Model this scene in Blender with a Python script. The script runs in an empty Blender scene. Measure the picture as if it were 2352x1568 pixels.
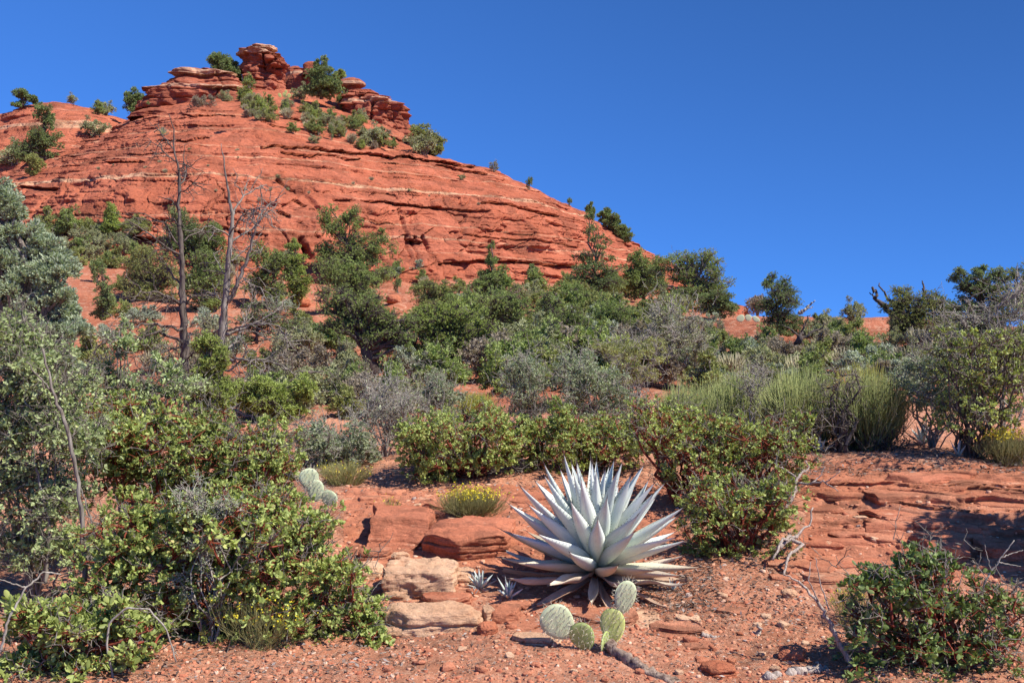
import bpy, math, random
import numpy as np
from mathutils import Vector, Matrix
# ------------------------------------------------------------------ camera, sky, sun, exposure
scene = bpy.context.scene
COL = scene.collection
cam_d = bpy.data.cameras.new('camera'); cam = bpy.data.objects.new('camera', cam_d); COL.objects.link(cam)
EYE = 1.6; F = 2287.0                      # focal length in units of a 2352 px wide frame
cam.location = (0, 0, EYE); cam.rotation_euler = (math.radians(90), 0, 0)
cam_d.lens = 35.0; cam_d.sensor_width = 36.0; cam_d.clip_start = 0.05; cam_d.clip_end = 9000
scene.camera = cam
scene.render.resolution_x = 1024; scene.render.resolution_y = 682
SUN = np.array([0.90, -0.42, 0.0]); SUN /= np.linalg.norm(SUN)
SUN_EL = math.radians(52)
world = bpy.data.worlds.new('World'); scene.world = world; world.use_nodes = True
wn = world.node_tree; wn.nodes.clear()
sky = wn.nodes.new('ShaderNodeTexSky'); sky.sky_type = 'NISHITA'; sky.sun_disc = False
sky.sun_elevation = SUN_EL; sky.sun_rotation = math.atan2(SUN[0], SUN[1])
sky.altitude = 3500; sky.air_density = 0.85; sky.dust_density = 0.0; sky.ozone_density = 5.0
bgn = wn.nodes.new('ShaderNodeBackground'); bgn.inputs['Strength'].default_value = 0.125
won = wn.nodes.new('ShaderNodeOutputWorld')
tint = wn.nodes.new('ShaderNodeMix'); tint.data_type = 'RGBA'; tint.blend_type = 'MULTIPLY'; tint.inputs['Factor'].default_value = 1.0; tint.inputs['B'].default_value = (0.50, 0.95, 1.45, 1)
wn.links.new(sky.outputs[0], tint.inputs['A'])
# clear desert sky through a polarising filter: shallow gradient to the horizon, one broad darker side
wtc = wn.nodes.new('ShaderNodeTexCoord'); vm = wn.nodes.new('ShaderNodeVectorMath'); vm.operation = 'MULTIPLY_ADD'; vm.inputs[1].default_value = (1, 1, 0.8); vm.inputs[2].default_value = (0, 0, 0.17)
wn.links.new(wtc.outputs['Generated'], vm.inputs[0]); vn_ = wn.nodes.new('ShaderNodeVectorMath'); vn_.operation = 'NORMALIZE'; wn.links.new(vm.outputs[0], vn_.inputs[0]); wn.links.new(vn_.outputs[0], sky.inputs['Vector'])
dt = wn.nodes.new('ShaderNodeVectorMath'); dt.operation = 'DOT_PRODUCT'; dt.inputs[1].default_value = (0.55, 0.60, 0.58); wn.links.new(wtc.outputs['Generated'], dt.inputs[0])
def _m(op, a, b):
    m = wn.nodes.new('ShaderNodeMath'); m.operation = op
    for i, v in enumerate((a, b)):
        if hasattr(v, 'is_output'): wn.links.new(v, m.inputs[i])
        else: m.inputs[i].default_value = v
    return m.outputs[0]
lobe = _m('POWER', _m('MAXIMUM', dt.outputs['Value'], 0.0), 3.0); fac = _m('SUBTRACT', 1.04, _m('MULTIPLY', lobe, 0.56))
vsc = wn.nodes.new('ShaderNodeVectorMath'); vsc.operation = 'SCALE'; wn.links.new(tint.outputs['Result'], vsc.inputs[0]); wn.links.new(fac, vsc.inputs['Scale']); wn.links.new(vsc.outputs[0], bgn.inputs['Color'])
wn.links.new(bgn.outputs[0], won.inputs[0])
sl = bpy.data.lights.new('sun', 'SUN'); sl.energy = 5.0; sl.angle = math.radians(0.5); sl.color = (1.0, 0.945, 0.85)
so = bpy.data.objects.new('sun', sl); COL.objects.link(so)
sd = Vector((SUN[0]*math.cos(SUN_EL), SUN[1]*math.cos(SUN_EL), math.sin(SUN_EL)))
so.rotation_euler = sd.to_track_quat('Z', 'Y').to_euler(); so.location = sd*60
vs = scene.view_settings
scene.display_settings.display_device = 'sRGB'; vs.view_transform = 'Standard'; vs.look = 'None'
vs.exposure = 0.66; vs.gamma = 1.0; vs.use_curve_mapping = False

# ------------------------------------------------------------------ numpy helpers
rng = np.random.default_rng(7)
def W(u, v, Y): return np.array([(u-1176.0)/F*Y, Y, EYE+(784.0-v)/F*Y])
def _hash(ix, iy, iz):
    with np.errstate(over='ignore'):
        h = (ix.astype(np.uint32)*np.uint32(374761393) + iy.astype(np.uint32)*np.uint32(668265263)
             + iz.astype(np.uint32)*np.uint32(2147483647) )
        h = (h ^ (h >> np.uint32(13)))*np.uint32(1274126177)
        h = h ^ (h >> np.uint32(16)); h = h*np.uint32(2246822519); h = h ^ (h >> np.uint32(15))
    return (h & np.uint32(0xffffff)).astype(np.float64)/16777215.0*2-1
def noise(x, y, z=0.0):
    x, y, z = np.broadcast_arrays(np.asarray(x, float), np.asarray(y, float), np.asarray(z, float))
    x0, y0, z0 = np.floor(x), np.floor(y), np.floor(z)
    fx, fy, fz = x-x0, y-y0, z-z0
    fx, fy, fz = [t*t*t*(t*(t*6-15)+10) for t in (fx, fy, fz)]
    xi, yi, zi = [(t+100000).astype(np.int64) for t in (x0, y0, z0)]
    r = 0
    for a in (0, 1):
        wx = fx if a else 1-fx
        for b in (0, 1):
            wy = fy if b else 1-fy
            for c in (0, 1):
                wz = fz if c else 1-fz
                r = r + wx*wy*wz*_hash(xi+a, yi+b, zi+c)
    return r
def fbm(x, y, z=0.0, o=4, g=0.5):
    r, a, f = 0, 1.0, 1.0
    for i in range(o):
        r = r + a*noise(x*f+i*7.3, y*f+i*3.1, z*f+i*5.7); a *= g; f *= 2.03
    return r
def sstep(a, b, x):
    t = np.clip((x-a)/(b-a), 0, 1); return t*t*(3-2*t)
def norm(a): return a/np.maximum(np.linalg.norm(a, axis=-1, keepdims=True), 1e-9)
def smooth1(A, k, axis):
    if k <= 0: return A
    w = np.exp(-0.5*(np.arange(-3*k, 3*k+1)/k)**2); w /= w.sum()
    p = [(0, 0)]*A.ndim; p[axis] = (3*k, 3*k); B = np.pad(A, p, mode='edge'); out = 0
    for i, ww in enumerate(w):
        sl_ = [slice(None)]*A.ndim; sl_[axis] = slice(i, i+A.shape[axis]); out = out+ww*B[tuple(sl_)]
    return out

# ------------------------------------------------------------------ objects
def mesh_np(name, V, faces, mats, attrs=None, smooth=False, mat_idx=None):
    """faces: list of int arrays (n,k)"""
    me = bpy.data.meshes.new(name)
    V = np.ascontiguousarray(V, dtype=np.float32)
    me.vertices.add(len(V)); me.vertices.foreach_set('co', V.ravel())
    tot = np.concatenate([np.full(len(f), f.shape[1]) for f in faces]) if faces else np.zeros(0, int)
    loops = np.concatenate([f.ravel() for f in faces])
    starts = np.concatenate([[0], np.cumsum(tot)[:-1]])
    me.loops.add(len(loops)); me.loops.foreach_set('vertex_index', loops.astype(np.int32))
    me.polygons.add(len(tot)); me.polygons.foreach_set('loop_start', starts.astype(np.int32))
    me.polygons.foreach_set('loop_total', tot.astype(np.int32))
    if smooth: me.polygons.foreach_set('use_smooth', np.ones(len(tot), bool))
    for m in (mats if isinstance(mats, (list, tuple)) else [mats]): me.materials.append(m)
    if mat_idx is not None: me.polygons.foreach_set('material_index', mat_idx.astype(np.int32))
    me.update(calc_edges=True)
    for k, a in (attrs or {}).items():
        at = me.attributes.new(k, 'FLOAT', 'POINT'); at.data.foreach_set('value', np.ascontiguousarray(a, dtype=np.float32))
    return me
def link(name, me, parent=None, loc=(0, 0, 0), rot=None, scale=None):
    o = bpy.data.objects.new(name, me); COL.objects.link(o); o.location = loc
    if rot: o.rotation_euler = rot
    if scale: o.scale = scale
    if parent: o.parent = parent
    return o
def tag(o, label=None, cat=None, group=None, kind=None):
    if label: o['label'] = label
    if cat: o['category'] = cat
    if group: o['group'] = group
    if kind: o['kind'] = kind
    return o
def empty(name, loc, label, cat, group=None):
    o = bpy.data.objects.new(name, None); COL.objects.link(o); o.location = [float(t) for t in loc]; o.empty_display_size = 0.1
    return tag(o, label, cat, group)
def copy_tree(o, loc, rz=0.0, sc=1.0, label=None, group=None):
    c = o.copy(); COL.objects.link(c); c.location = [float(t) for t in loc]; c.rotation_euler = (0, 0, rz)
    c.scale = (sc, sc, sc) if np.isscalar(sc) else sc
    if label: c['label'] = label
    if group: c['group'] = group
    for ch in list(o.children):
        d = ch.copy(); COL.objects.link(d); d.parent = c
        for g in list(ch.children):
            e = g.copy(); COL.objects.link(e); e.parent = d
    return c
class MB:
    def __init__(s): s.V = []; s.F = {}; s.n = 0; s.A = []
    def add(s, V, F, a=None):
        V = np.asarray(V, float); s.V.append(V)
        for f in (F if isinstance(F, list) else [F]):
            if len(f): s.F.setdefault(f.shape[1], []).append(np.asarray(f)+s.n)
        s.A.append(np.full(len(V), 0.5) if a is None else np.broadcast_to(a, (len(V),)))
        s.n += len(V)
    def mesh(s, name, mats, origin=(0, 0, 0), smooth=False):
        V = np.concatenate(s.V)-np.asarray(origin, float)
        return mesh_np(name, V, [np.concatenate(f) for f in s.F.values()], mats, {'rnd': np.concatenate(s.A)}, smooth)
def tubes(P0, P1, R0, R1, sides=5):
    P0, P1 = np.atleast_2d(P0), np.atleast_2d(P1); n = len(P0)
    R0 = np.broadcast_to(R0, (n,)); R1 = np.broadcast_to(R1, (n,))
    d = norm(P1-P0); h = np.where(np.abs(d[:, 2:3]) > 0.9, np.array([[1., 0, 0]]), np.array([[0, 0, 1.]]))
    a = norm(np.cross(d, h)); b = np.cross(d, a)
    t = np.arange(sides)/sides*2*np.pi; c, s_ = np.cos(t), np.sin(t)
    ring = a[:, None, :]*c[None, :, None]+b[:, None, :]*s_[None, :, None]
    V = np.concatenate([P0[:, None]+ring*R0[:, None, None], P1[:, None]+ring*R1[:, None, None]], 1).reshape(-1, 3)
    i = np.arange(sides); j = (i+1) % sides
    f = np.stack([i, j, j+sides, i+sides], 1)
    Fc = (f[None]+(np.arange(n)*2*sides)[:, None, None]).reshape(-1, 4)
    return V, Fc
def polytube(P, R, sides=7, knob=0.0):
    P = np.asarray(P, float); R = np.asarray(R, float)*np.ones(len(P)); n = len(P)
    T = norm(np.gradient(P, axis=0)); ref = np.array([0.13, -1.0, 0.21]); 
    a = norm(np.cross(T, ref)); b = np.cross(T, a)
    t = np.arange(sides)/sides*2*np.pi
    rr = R[:, None]*np.ones(sides)
    if knob: rr = rr*(1+knob*noise(np.arange(n)[:, None]*0.6+R[0]*999, np.cos(t)[None]*1.7, np.sin(t)[None]*1.7))
    V = (P[:, None]+rr[..., None]*(a[:, None]*np.cos(t)[None, :, None]+b[:, None]*np.sin(t)[None, :, None])).reshape(-1, 3)
    f = []
    for k in range(n-1):
        i = np.arange(sides); j = (i+1) % sides
        f.append(np.stack([i+k*sides, j+k*sides, j+(k+1)*sides, i+(k+1)*sides], 1))
    cap = [np.arange(sides)[None, ::-1], (np.arange(sides)+(n-1)*sides)[None]]
    return V, [np.concatenate(f)]+cap
def resample(P, n):
    P = np.asarray(P, float); d = np.r_[0, np.cumsum(np.linalg.norm(np.diff(P[:, :3], axis=0), axis=1))]
    t = np.linspace(0, d[-1], n); return np.stack([np.interp(t, d, P[:, k]) for k in range(P.shape[1])], 1)
T_DIA = (np.array([[0, 0, 0], [-.5, .5, .06], [0, 1, 0], [.5, .5, .06]]), [np.array([[0, 3, 2, 1]])])
T_OVAL = (np.array([[0, 0, 0], [-.36, .26, .05], [-.5, .6, .07], [-.27, .9, .03], [0, 1, 0], [.27, .9, .03], [.5, .6, .07], [.36, .26, .05], [0, .55, -.03]]),
          [np.array([[0, 8, 2, 1], [8, 4, 3, 2], [0, 7, 6, 8], [8, 6, 5, 4]])])
def leaves(mb, O, D, N, L, Wd, tmpl, a=None):
    T, Fs = tmpl; n = len(O); k = len(T)
    L = np.broadcast_to(L, (n,)); Wd = np.broadcast_to(Wd, (n,))
    D = norm(D); X = norm(np.cross(D, N)); Nn = np.cross(X, D)
    V = O[:, None]+X[:, None]*(Wd[:, None]*T[None, :, 0])[..., None]+D[:, None]*(L[:, None]*T[None, :, 1])[..., None]+Nn[:, None]*(L[:, None]*T[None, :, 2])[..., None]
    Fo = [(f[None]+(np.arange(n)*k)[:, None, None]).reshape(-1, f.shape[1]) for f in Fs]
    mb.add(V.reshape(-1, 3), Fo, None if a is None else np.repeat(a, k))
def rdir(n, up=0.0):
    d = rng.normal(size=(n, 3)); d = norm(d); d[:, 2] += up; return norm(d)

# ------------------------------------------------------------------ materials
def mat(name):
    m = bpy.data.materials.new(name); m.use_nodes = True; nt = m.node_tree; nt.nodes.clear()
    out = nt.nodes.new('ShaderNodeOutputMaterial'); b = nt.nodes.new('ShaderNodeBsdfPrincipled')
    nt.links.new(b.outputs[0], out.inputs[0]); b.inputs['Roughness'].default_value = 0.9
    b.inputs['Specular IOR Level'].default_value = 0.2
    return m, nt, b, out
def N_(nt, t, **kw):
    n = nt.nodes.new(t)
    for k, v in kw.items():
        if k.startswith('_'): setattr(n, k[1:], v)
        else: n.inputs[k.replace('_', ' ')].default_value = v
    return n
def ramp(nt, src, stops, interp='LINEAR'):
    r = nt.nodes.new('ShaderNodeValToRGB'); e = r.color_ramp.elements; r.color_ramp.interpolation = interp
    while len(e) > 1: e.remove(e[-1])
    e[0].position = stops[0][0]; e[0].color = (*stops[0][1], 1)
    for p, c in stops[1:]:
        x = e.new(p); x.color = (*c, 1)
    nt.links.new(src, r.inputs[0]); return r.outputs[0]
def mixc(nt, fac, a, b, mode='MIX'):
    m = nt.nodes.new('ShaderNodeMix'); m.data_type = 'RGBA'; m.blend_type = mode
    for s_, v in ((m.inputs['Factor'], fac), (m.inputs['A'], a), (m.inputs['B'], b)):
        if hasattr(v, 'is_output'): nt.links.new(v, s_)
        elif isinstance(v, tuple): s_.default_value = (*v, 1)
        else: s_.default_value = v
    return m.outputs['Result']
def mth(nt, op, a, b=0.0, c=None):
    m = nt.nodes.new('ShaderNodeMath'); m.operation = op
    for i, v in enumerate((a, b) if c is None else (a, b, c)):
        if hasattr(v, 'is_output'): nt.links.new(v, m.inputs[i])
        else: m.inputs[i].default_value = v
    return m.outputs[0]
def ntex(nt, vec, scale, detail=4, rough=0.6, dist=0.0):
    n = N_(nt, 'ShaderNodeTexNoise', Scale=scale, Detail=detail, Roughness=rough, Distortion=dist)
    if vec is not None: nt.links.new(vec, n.inputs['Vector'])
    return n.outputs['Fac']
def mapping(nt, vec, scale):
    m = nt.nodes.new('ShaderNodeMapping'); m.inputs['Scale'].default_value = scale; nt.links.new(vec, m.inputs['Vector']); return m.outputs[0]
def attr(nt, name):
    a = nt.nodes.new('ShaderNodeAttribute'); a.attribute_name = name; return a.outputs['Fac']
G_ = (0, 0, 0)
def rock_material(name, cols, pale, varnish=0.5, fine=1.0, strata=True, palew=0.5, speck=0.0, band=(1.6, 9.0), bump=0.95, crack=0.0):
    """cols: three albedo tones; strata layering follows the height; 'pale' attribute marks the bleached beds"""
    m, nt, b, out = mat(name)
    geo = nt.nodes.new('ShaderNodeNewGeometry'); P = geo.outputs['Position']
    c = ramp(nt, ntex(nt, P, 0.6*fine, 6, 0.65), [(0.3, cols[0]), (0.5, cols[1]), (0.7, cols[2])])
    mp = mapping(nt, P, (0.10*fine, 0.10*fine, band[0]*fine)); st = ntex(nt, mp, 1.0, 5, 0.7)
    c = mixc(nt, 0.55, c, ramp(nt, st, [(0.35, cols[2]), (0.48, cols[1]), (0.6, cols[0]), (0.7, tuple(x*1.12 for x in cols[1]))]))
    mp2 = mapping(nt, P, (0.35*fine, 0.35*fine, band[1]*fine)); st2 = ntex(nt, mp2, 1.0, 4, 0.6, 0.4)
    lines = ramp(nt, st2, [(0.60, G_), (0.66, (1, 1, 1)), (0.72, G_)])
    brk = ramp(nt, ntex(nt, P, 1.3*fine, 4, 0.7), [(0.48, G_), (0.58, (1, 1, 1))])
    c = mixc(nt, mth(nt, 'MULTIPLY', mth(nt, 'MULTIPLY', lines, brk), palew), c, pale)
    pa = attr(nt, 'pale'); pn = ramp(nt, ntex(nt, mapping(nt, P, (2*fine, 2*fine, 8*fine)), 1.0, 5, 0.7), [(0.36, (.15,)*3), (0.56, (1, 1, 1))])
    c = mixc(nt, mth(nt, 'MULTIPLY', pa, pn), c, pale)
    vn = ramp(nt, ntex(nt, mapping(nt, P, (0.5*fine, 0.5*fine, 0.35*fine)), 1.0, 7, 0.72), [(0.505, G_), (0.575, (1, 1, 1))])
    c = mixc(nt, mth(nt, 'MULTIPLY', vn, varnish), c, (cols[0][0]*.45, cols[0][1]*.55, cols[0][2]*.62))
    g = ramp(nt, ntex(nt, P, 9*fine, 6, 0.75), [(0.3, (.72,)*3), (0.7, (1.25,)*3)])
    c = mixc(nt, 0.85, c, g, 'MULTIPLY')
    g2 = ramp(nt, ntex(nt, mapping(nt, P, (0.9*fine, 0.9*fine, 0.12*fine)), 1.0, 5, 0.7), [(0.38, (.80, .80, .82)), (0.6, (1.08,)*3)]); c = mixc(nt, 0.6, c, g2, 'MULTIPLY')
    g3 = ramp(nt, ntex(nt, P, 0.45*max(1, fine/4), 4, 0.6), [(0.38, (.84, .80, .76)), (0.62, (1.10, 1.12, 1.14))]); c = mixc(nt, 0.8, c, g3, 'MULTIPLY')
    if speck:
        vo = N_(nt, 'ShaderNodeTexVoronoi', Scale=speck); nt.links.new(P, vo.inputs['Vector'])
        sp = ramp(nt, vo.outputs['Color'], [(0.60, G_), (0.75, (.5,)*3), (0.9, (.8,)*3)])
        c = mixc(nt, mth(nt, 'MULTIPLY', sp, 0.55), c, pale)
    nt.links.new(c, b.inputs['Base Color'])
    h = mth(nt, 'ADD', mth(nt, 'MULTIPLY', ntex(nt, mapping(nt, P, (1.2*fine, 1.2*fine, 7*fine)), 1.0, 8, 0.7), 0.5),
            mth(nt, 'MULTIPLY', ntex(nt, P, 7*fine, 8, 0.75), 0.35))
    if crack:
        wp = nt.nodes.new('ShaderNodeVectorMath'); wp.operation = 'MULTIPLY_ADD'; nz = nt.nodes.new('ShaderNodeTexNoise'); nz.inputs['Scale'].default_value = 0.5; nz.inputs['Detail'].default_value = 5; nt.links.new(P, nz.inputs['Vector'])
        nt.links.new(nz.outputs['Color'], wp.inputs[0]); wp.inputs[1].default_value = (2.2, 2.2, 1.6); nt.links.new(P, wp.inputs[2])
        for sc_, am in (((.42, .42, .95), 1.0), ((1.0, 1.0, 2.3), .5)):
            v2 = nt.nodes.new('ShaderNodeTexVoronoi'); v2.feature = 'DISTANCE_TO_EDGE'; v2.inputs['Scale'].default_value = 1.0; nt.links.new(mapping(nt, wp.outputs[0], sc_), v2.inputs['Vector'])
            h = mth(nt, 'ADD', h, mth(nt, 'MULTIPLY', mth(nt, 'MINIMUM', mth(nt, 'MULTIPLY', v2.outputs['Distance'], 16.0), 1.0), crack*am))
    bp = N_(nt, 'ShaderNodeBump', Strength=bump, Distance=0.34/fine); nt.links.new(h, bp.inputs['Height']); nt.links.new(bp.outputs[0], b.inputs['Normal'])
    b.inputs['Roughness'].default_value = 0.95; b.inputs['Specular IOR Level'].default_value = 0.1
    return m
RED = [(0.39, 0.112, 0.058), (0.46, 0.142, 0.077), (0.29, 0.082, 0.045)]
PALE = (0.62, 0.37, 0.235)
M_hill = rock_material('red_sandstone_cliff', RED, (0.60, 0.37, 0.22), 0.5, 1.0, bump=0.75, crack=0.25)
M_cap = rock_material('red_caprock', [(0.33, 0.098, 0.054), (0.38, 0.118, 0.066), (0.24, 0.072, 0.042)], (0.58, 0.36, 0.23), 0.35, 1.2)
M_ledge = rock_material('ledge_sandstone', [(0.45, 0.160, 0.084), (0.53, 0.21, 0.118), (0.33, 0.104, 0.055)], (0.66, 0.40, 0.26), 0.6, 7.0, palew=0.75)
M_block = rock_material('block_sandstone', [(0.47, 0.155, 0.082), (0.54, 0.20, 0.112), (0.38, 0.118, 0.062)], (0.66, 0.40, 0.26), 0.5, 6.0, palew=0.7)
M_buff = rock_material('buff_sandstone', [(0.60, 0.33, 0.19), (0.68, 0.43, 0.27), (0.50, 0.21, 0.11)], (0.72, 0.50, 0.34), 0.16, 7.0)
M_stone = rock_material('loose_red_stone', [(0.44, 0.14, 0.072), (0.52, 0.19, 0.10), (0.35, 0.105, 0.058)], (0.62, 0.42, 0.30), 0.3, 12.0)
M_dirt = rock_material('red_dirt', [(0.46, 0.190, 0.105), (0.55, 0.245, 0.145), (0.38, 0.142, 0.077)], (0.62, 0.40, 0.27), 0.45, 5.0, palew=0.35, speck=55)
M_slope = rock_material('slope_dirt', [(0.38, 0.125, 0.066), (0.44, 0.158, 0.088), (0.30, 0.092, 0.050)], (0.58, 0.36, 0.24), 0.3, 2.2, palew=0.5, speck=9)
def gravel_material():
    m, nt, b, out = mat('gravel_chips'); r = attr(nt, 'rnd')
    c = ramp(nt, r, [(0, (.34, .11, .06)), (.35, (.44, .16, .088)), (.65, (.50, .21, .12)), (.86, (.55, .29, .18)), (.96, (.62, .44, .32)), (1, (.28, .22, .20))])
    nt.links.new(c, b.inputs['Base Color']); return m
M_gravel = gravel_material()
def leaf_material(name, stops, trans=0.25, gloss=0.45, spec=0.35, edge=None):
    kk = 1.04 if 'manz' in name else 1.0
    if name not in ('yellow_flower', 'litter', 'bunch_grass', 'brown_brush_leaf', 'cypress_needles', 'pale_sage_leaf', 'silktassel_leaf'): stops = [(p, (c[0]*.96*kk, c[1]*1.0*kk, c[2]*.74*kk) if c[1] > c[0]*.8 else c) for p, c in stops]
    m, nt, b, out = mat(name); r = attr(nt, 'rnd'); c = ramp(nt, r, stops)
    geo = nt.nodes.new('ShaderNodeNewGeometry')
    g = ramp(nt, ntex(nt, geo.outputs['Position'], 1.1, 3, 0.6), [(0.3, (.8,)*3), (0.7, (1.2,)*3)]); c = mixc(nt, 1.0, c, g, 'MULTIPLY')
    nt.links.new(c, b.inputs['Base Color']); b.inputs['Roughness'].default_value = gloss; b.inputs['Specular IOR Level'].default_value = spec
    t = nt.nodes.new('ShaderNodeBsdfTranslucent'); nt.links.new(mixc(nt, 1.0, c, (1.0, 1.1, 0.6), 'MULTIPLY'), t.inputs[0])
    mx = nt.nodes.new('ShaderNodeMixShader'); mx.inputs[0].default_value = trans
    nt.links.new(b.outputs[0], mx.inputs[1]); nt.links.new(t.outputs[0], mx.inputs[2]); nt.links.new(mx.outputs[0], out.inputs[0])
    return m
def wood_material(name, a, b_, scale=18, stretch=6):
    m, nt, b, out = mat(name); tc = nt.nodes.new('ShaderNodeTexCoord')
    f = ntex(nt, mapping(nt, tc.outputs['Object'], (scale*stretch/2, scale*stretch/2, scale/stretch*2)), 1.0, 5, 0.65)
    c = ramp(nt, f, [(0.36, a), (0.62, b_)]); nt.links.new(c, b.inputs['Base Color'])
    bp = N_(nt, 'ShaderNodeBump', Strength=0.7, Distance=0.01); nt.links.new(f, bp.inputs['Height']); nt.links.new(bp.outputs[0], b.inputs['Normal'])
    return m
L_manz = leaf_material('manzanita_leaf', [(0, (0.183, 0.22, 0.073)), (0.4, (0.293, 0.336, 0.122)), (0.8, (0.415, 0.451, 0.183)), (0.93, (0.488, 0.5, 0.22)), (0.975, (0.488, 0.439, 0.22)), (1, (0.512, 0.183, 0.085))], 0.30, 0.5, 0.28)
L_manzd = leaf_material('dark_manzanita_leaf', [(0, (0.098, 0.137, 0.049)), (0.5, (0.17, 0.225, 0.088)), (0.9, (0.254, 0.312, 0.137)), (0.975, (0.293, 0.322, 0.146)), (1, (0.39, 0.137, 0.058))], 0.30, 0.48, 0.3)
L_oak = leaf_material('scrub_oak_leaf', [(0, (0.228, 0.264, 0.144)), (0.5, (0.36, 0.408, 0.24)), (0.9, (0.516, 0.564, 0.372)), (1, (0.564, 0.528, 0.324))], 0.27, 0.5, 0.35)
L_silk = leaf_material('silktassel_leaf', [(0, (0.182, 0.221, 0.122)), (0.5, (0.296, 0.343, 0.201)), (0.9, (0.433, 0.477, 0.3)), (1, (0.547, 0.57, 0.374))], 0.27, 0.5, 0.3)
L_jun = leaf_material('juniper_needles', [(0, (0.18, 0.216, 0.084)), (0.5, (0.264, 0.318, 0.132)), (1, (0.396, 0.444, 0.204))], 0.26, 0.6, 0.2)
L_dark = leaf_material('pinyon_needles', [(0, (0.144, 0.186, 0.09)), (0.5, (0.216, 0.264, 0.132)), (1, (0.324, 0.372, 0.204))], 0.26, 0.6, 0.2)
L_lime = leaf_material('bright_juniper_needles', [(0, (0.228, 0.264, 0.084)), (0.5, (0.336, 0.384, 0.132)), (1, (0.468, 0.516, 0.204))], 0.26, 0.6, 0.2)
L_olive = leaf_material('olive_leaf', [(0, (0.216, 0.222, 0.096)), (0.5, (0.312, 0.318, 0.144)), (1, (0.432, 0.426, 0.204))], 0.26, 0.6, 0.2)
L_cyp = leaf_material('cypress_needles', [(0, (0.24, 0.285, 0.173)), (0.5, (0.374, 0.433, 0.283)), (1, (0.518, 0.571, 0.401))], 0.26, 0.6, 0.2)
L_sage = leaf_material('grey_brush_leaf', [(0, (0.228, 0.228, 0.156)), (0.5, (0.36, 0.354, 0.252)), (1, (0.504, 0.492, 0.372))], 0.27, 0.7, 0.15)
L_brown = leaf_material('brown_brush_leaf', [(0, (0.216, 0.168, 0.12)), (0.5, (0.336, 0.276, 0.204)), (1, (0.456, 0.384, 0.288))], 0.27, 0.7, 0.15)
L_dust = leaf_material('pale_sage_leaf', [(0, (0.265, 0.302, 0.21)), (0.5, (0.388, 0.423, 0.31)), (1, (0.53, 0.554, 0.429))], 0.27, 0.7, 0.15)
L_tea = leaf_material('ephedra_twig', [(0, (.20, .17, .11)), (.15, (.30, .33, .16)), (.5, (.42, .46, .24)), (.85, (.52, .54, .31)), (1, (.60, .55, .34))], 0.25, 0.6, 0.2)
L_teay = leaf_material('yellow_green_stem', [(0, (.30, .29, .07)), (.6, (.42, .40, .11)), (1, (.52, .47, .17))], 0.12, 0.5, 0.25)
L_straw = leaf_material('dry_stem', [(0, (0.204, 0.192, 0.096)), (0.5, (0.324, 0.3, 0.156)), (1, (0.456, 0.396, 0.24))], 0.26, 0.6, 0.2)
L_grass = leaf_material('bunch_grass', [(0, (.30, .28, .15)), (.5, (.42, .38, .22)), (1, (.56, .50, .33))], 0.15, 0.6, 0.2)
L_flower = leaf_material('yellow_flower', [(0, (.62, .50, .03)), (1, (.80, .68, .06))], 0.15, 0.6, 0.2)
L_litter = leaf_material('litter', [(0, (.07, .045, .035)), (.5, (.16, .10, .075)), (.85, (.26, .20, .165)), (1, (.38, .33, .29))], 0.0, 0.8, 0.1)
B_red = wood_material('red_manzanita_bark', (.16, .035, .022), (.30, .075, .04))
B_grey = wood_material('grey_bark', (.10, .080, .062), (.27, .235, .195))
B_dead = wood_material('weathered_dead_wood', (.040, .032, .026), (.17, .135, .11), 10, 6)
B_pale = wood_material('bleached_twig', (.19, .165, .135), (.40, .36, .30))
B_dark = wood_material('dark_bark', (.05, .04, .033), (.13, .10, .085))
B_dead2 = wood_material('grey_dead_wood', (.085, .07, .055), (.29, .25, .21), 10, 6)
B_cork = wood_material('corky_cactus_stem', (.10, .06, .045), (.34, .25, .19), 40, 2)
B_drift = wood_material('driftwood', (.20, .15, .12), (.46, .38, .32), 26, 7)
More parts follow.
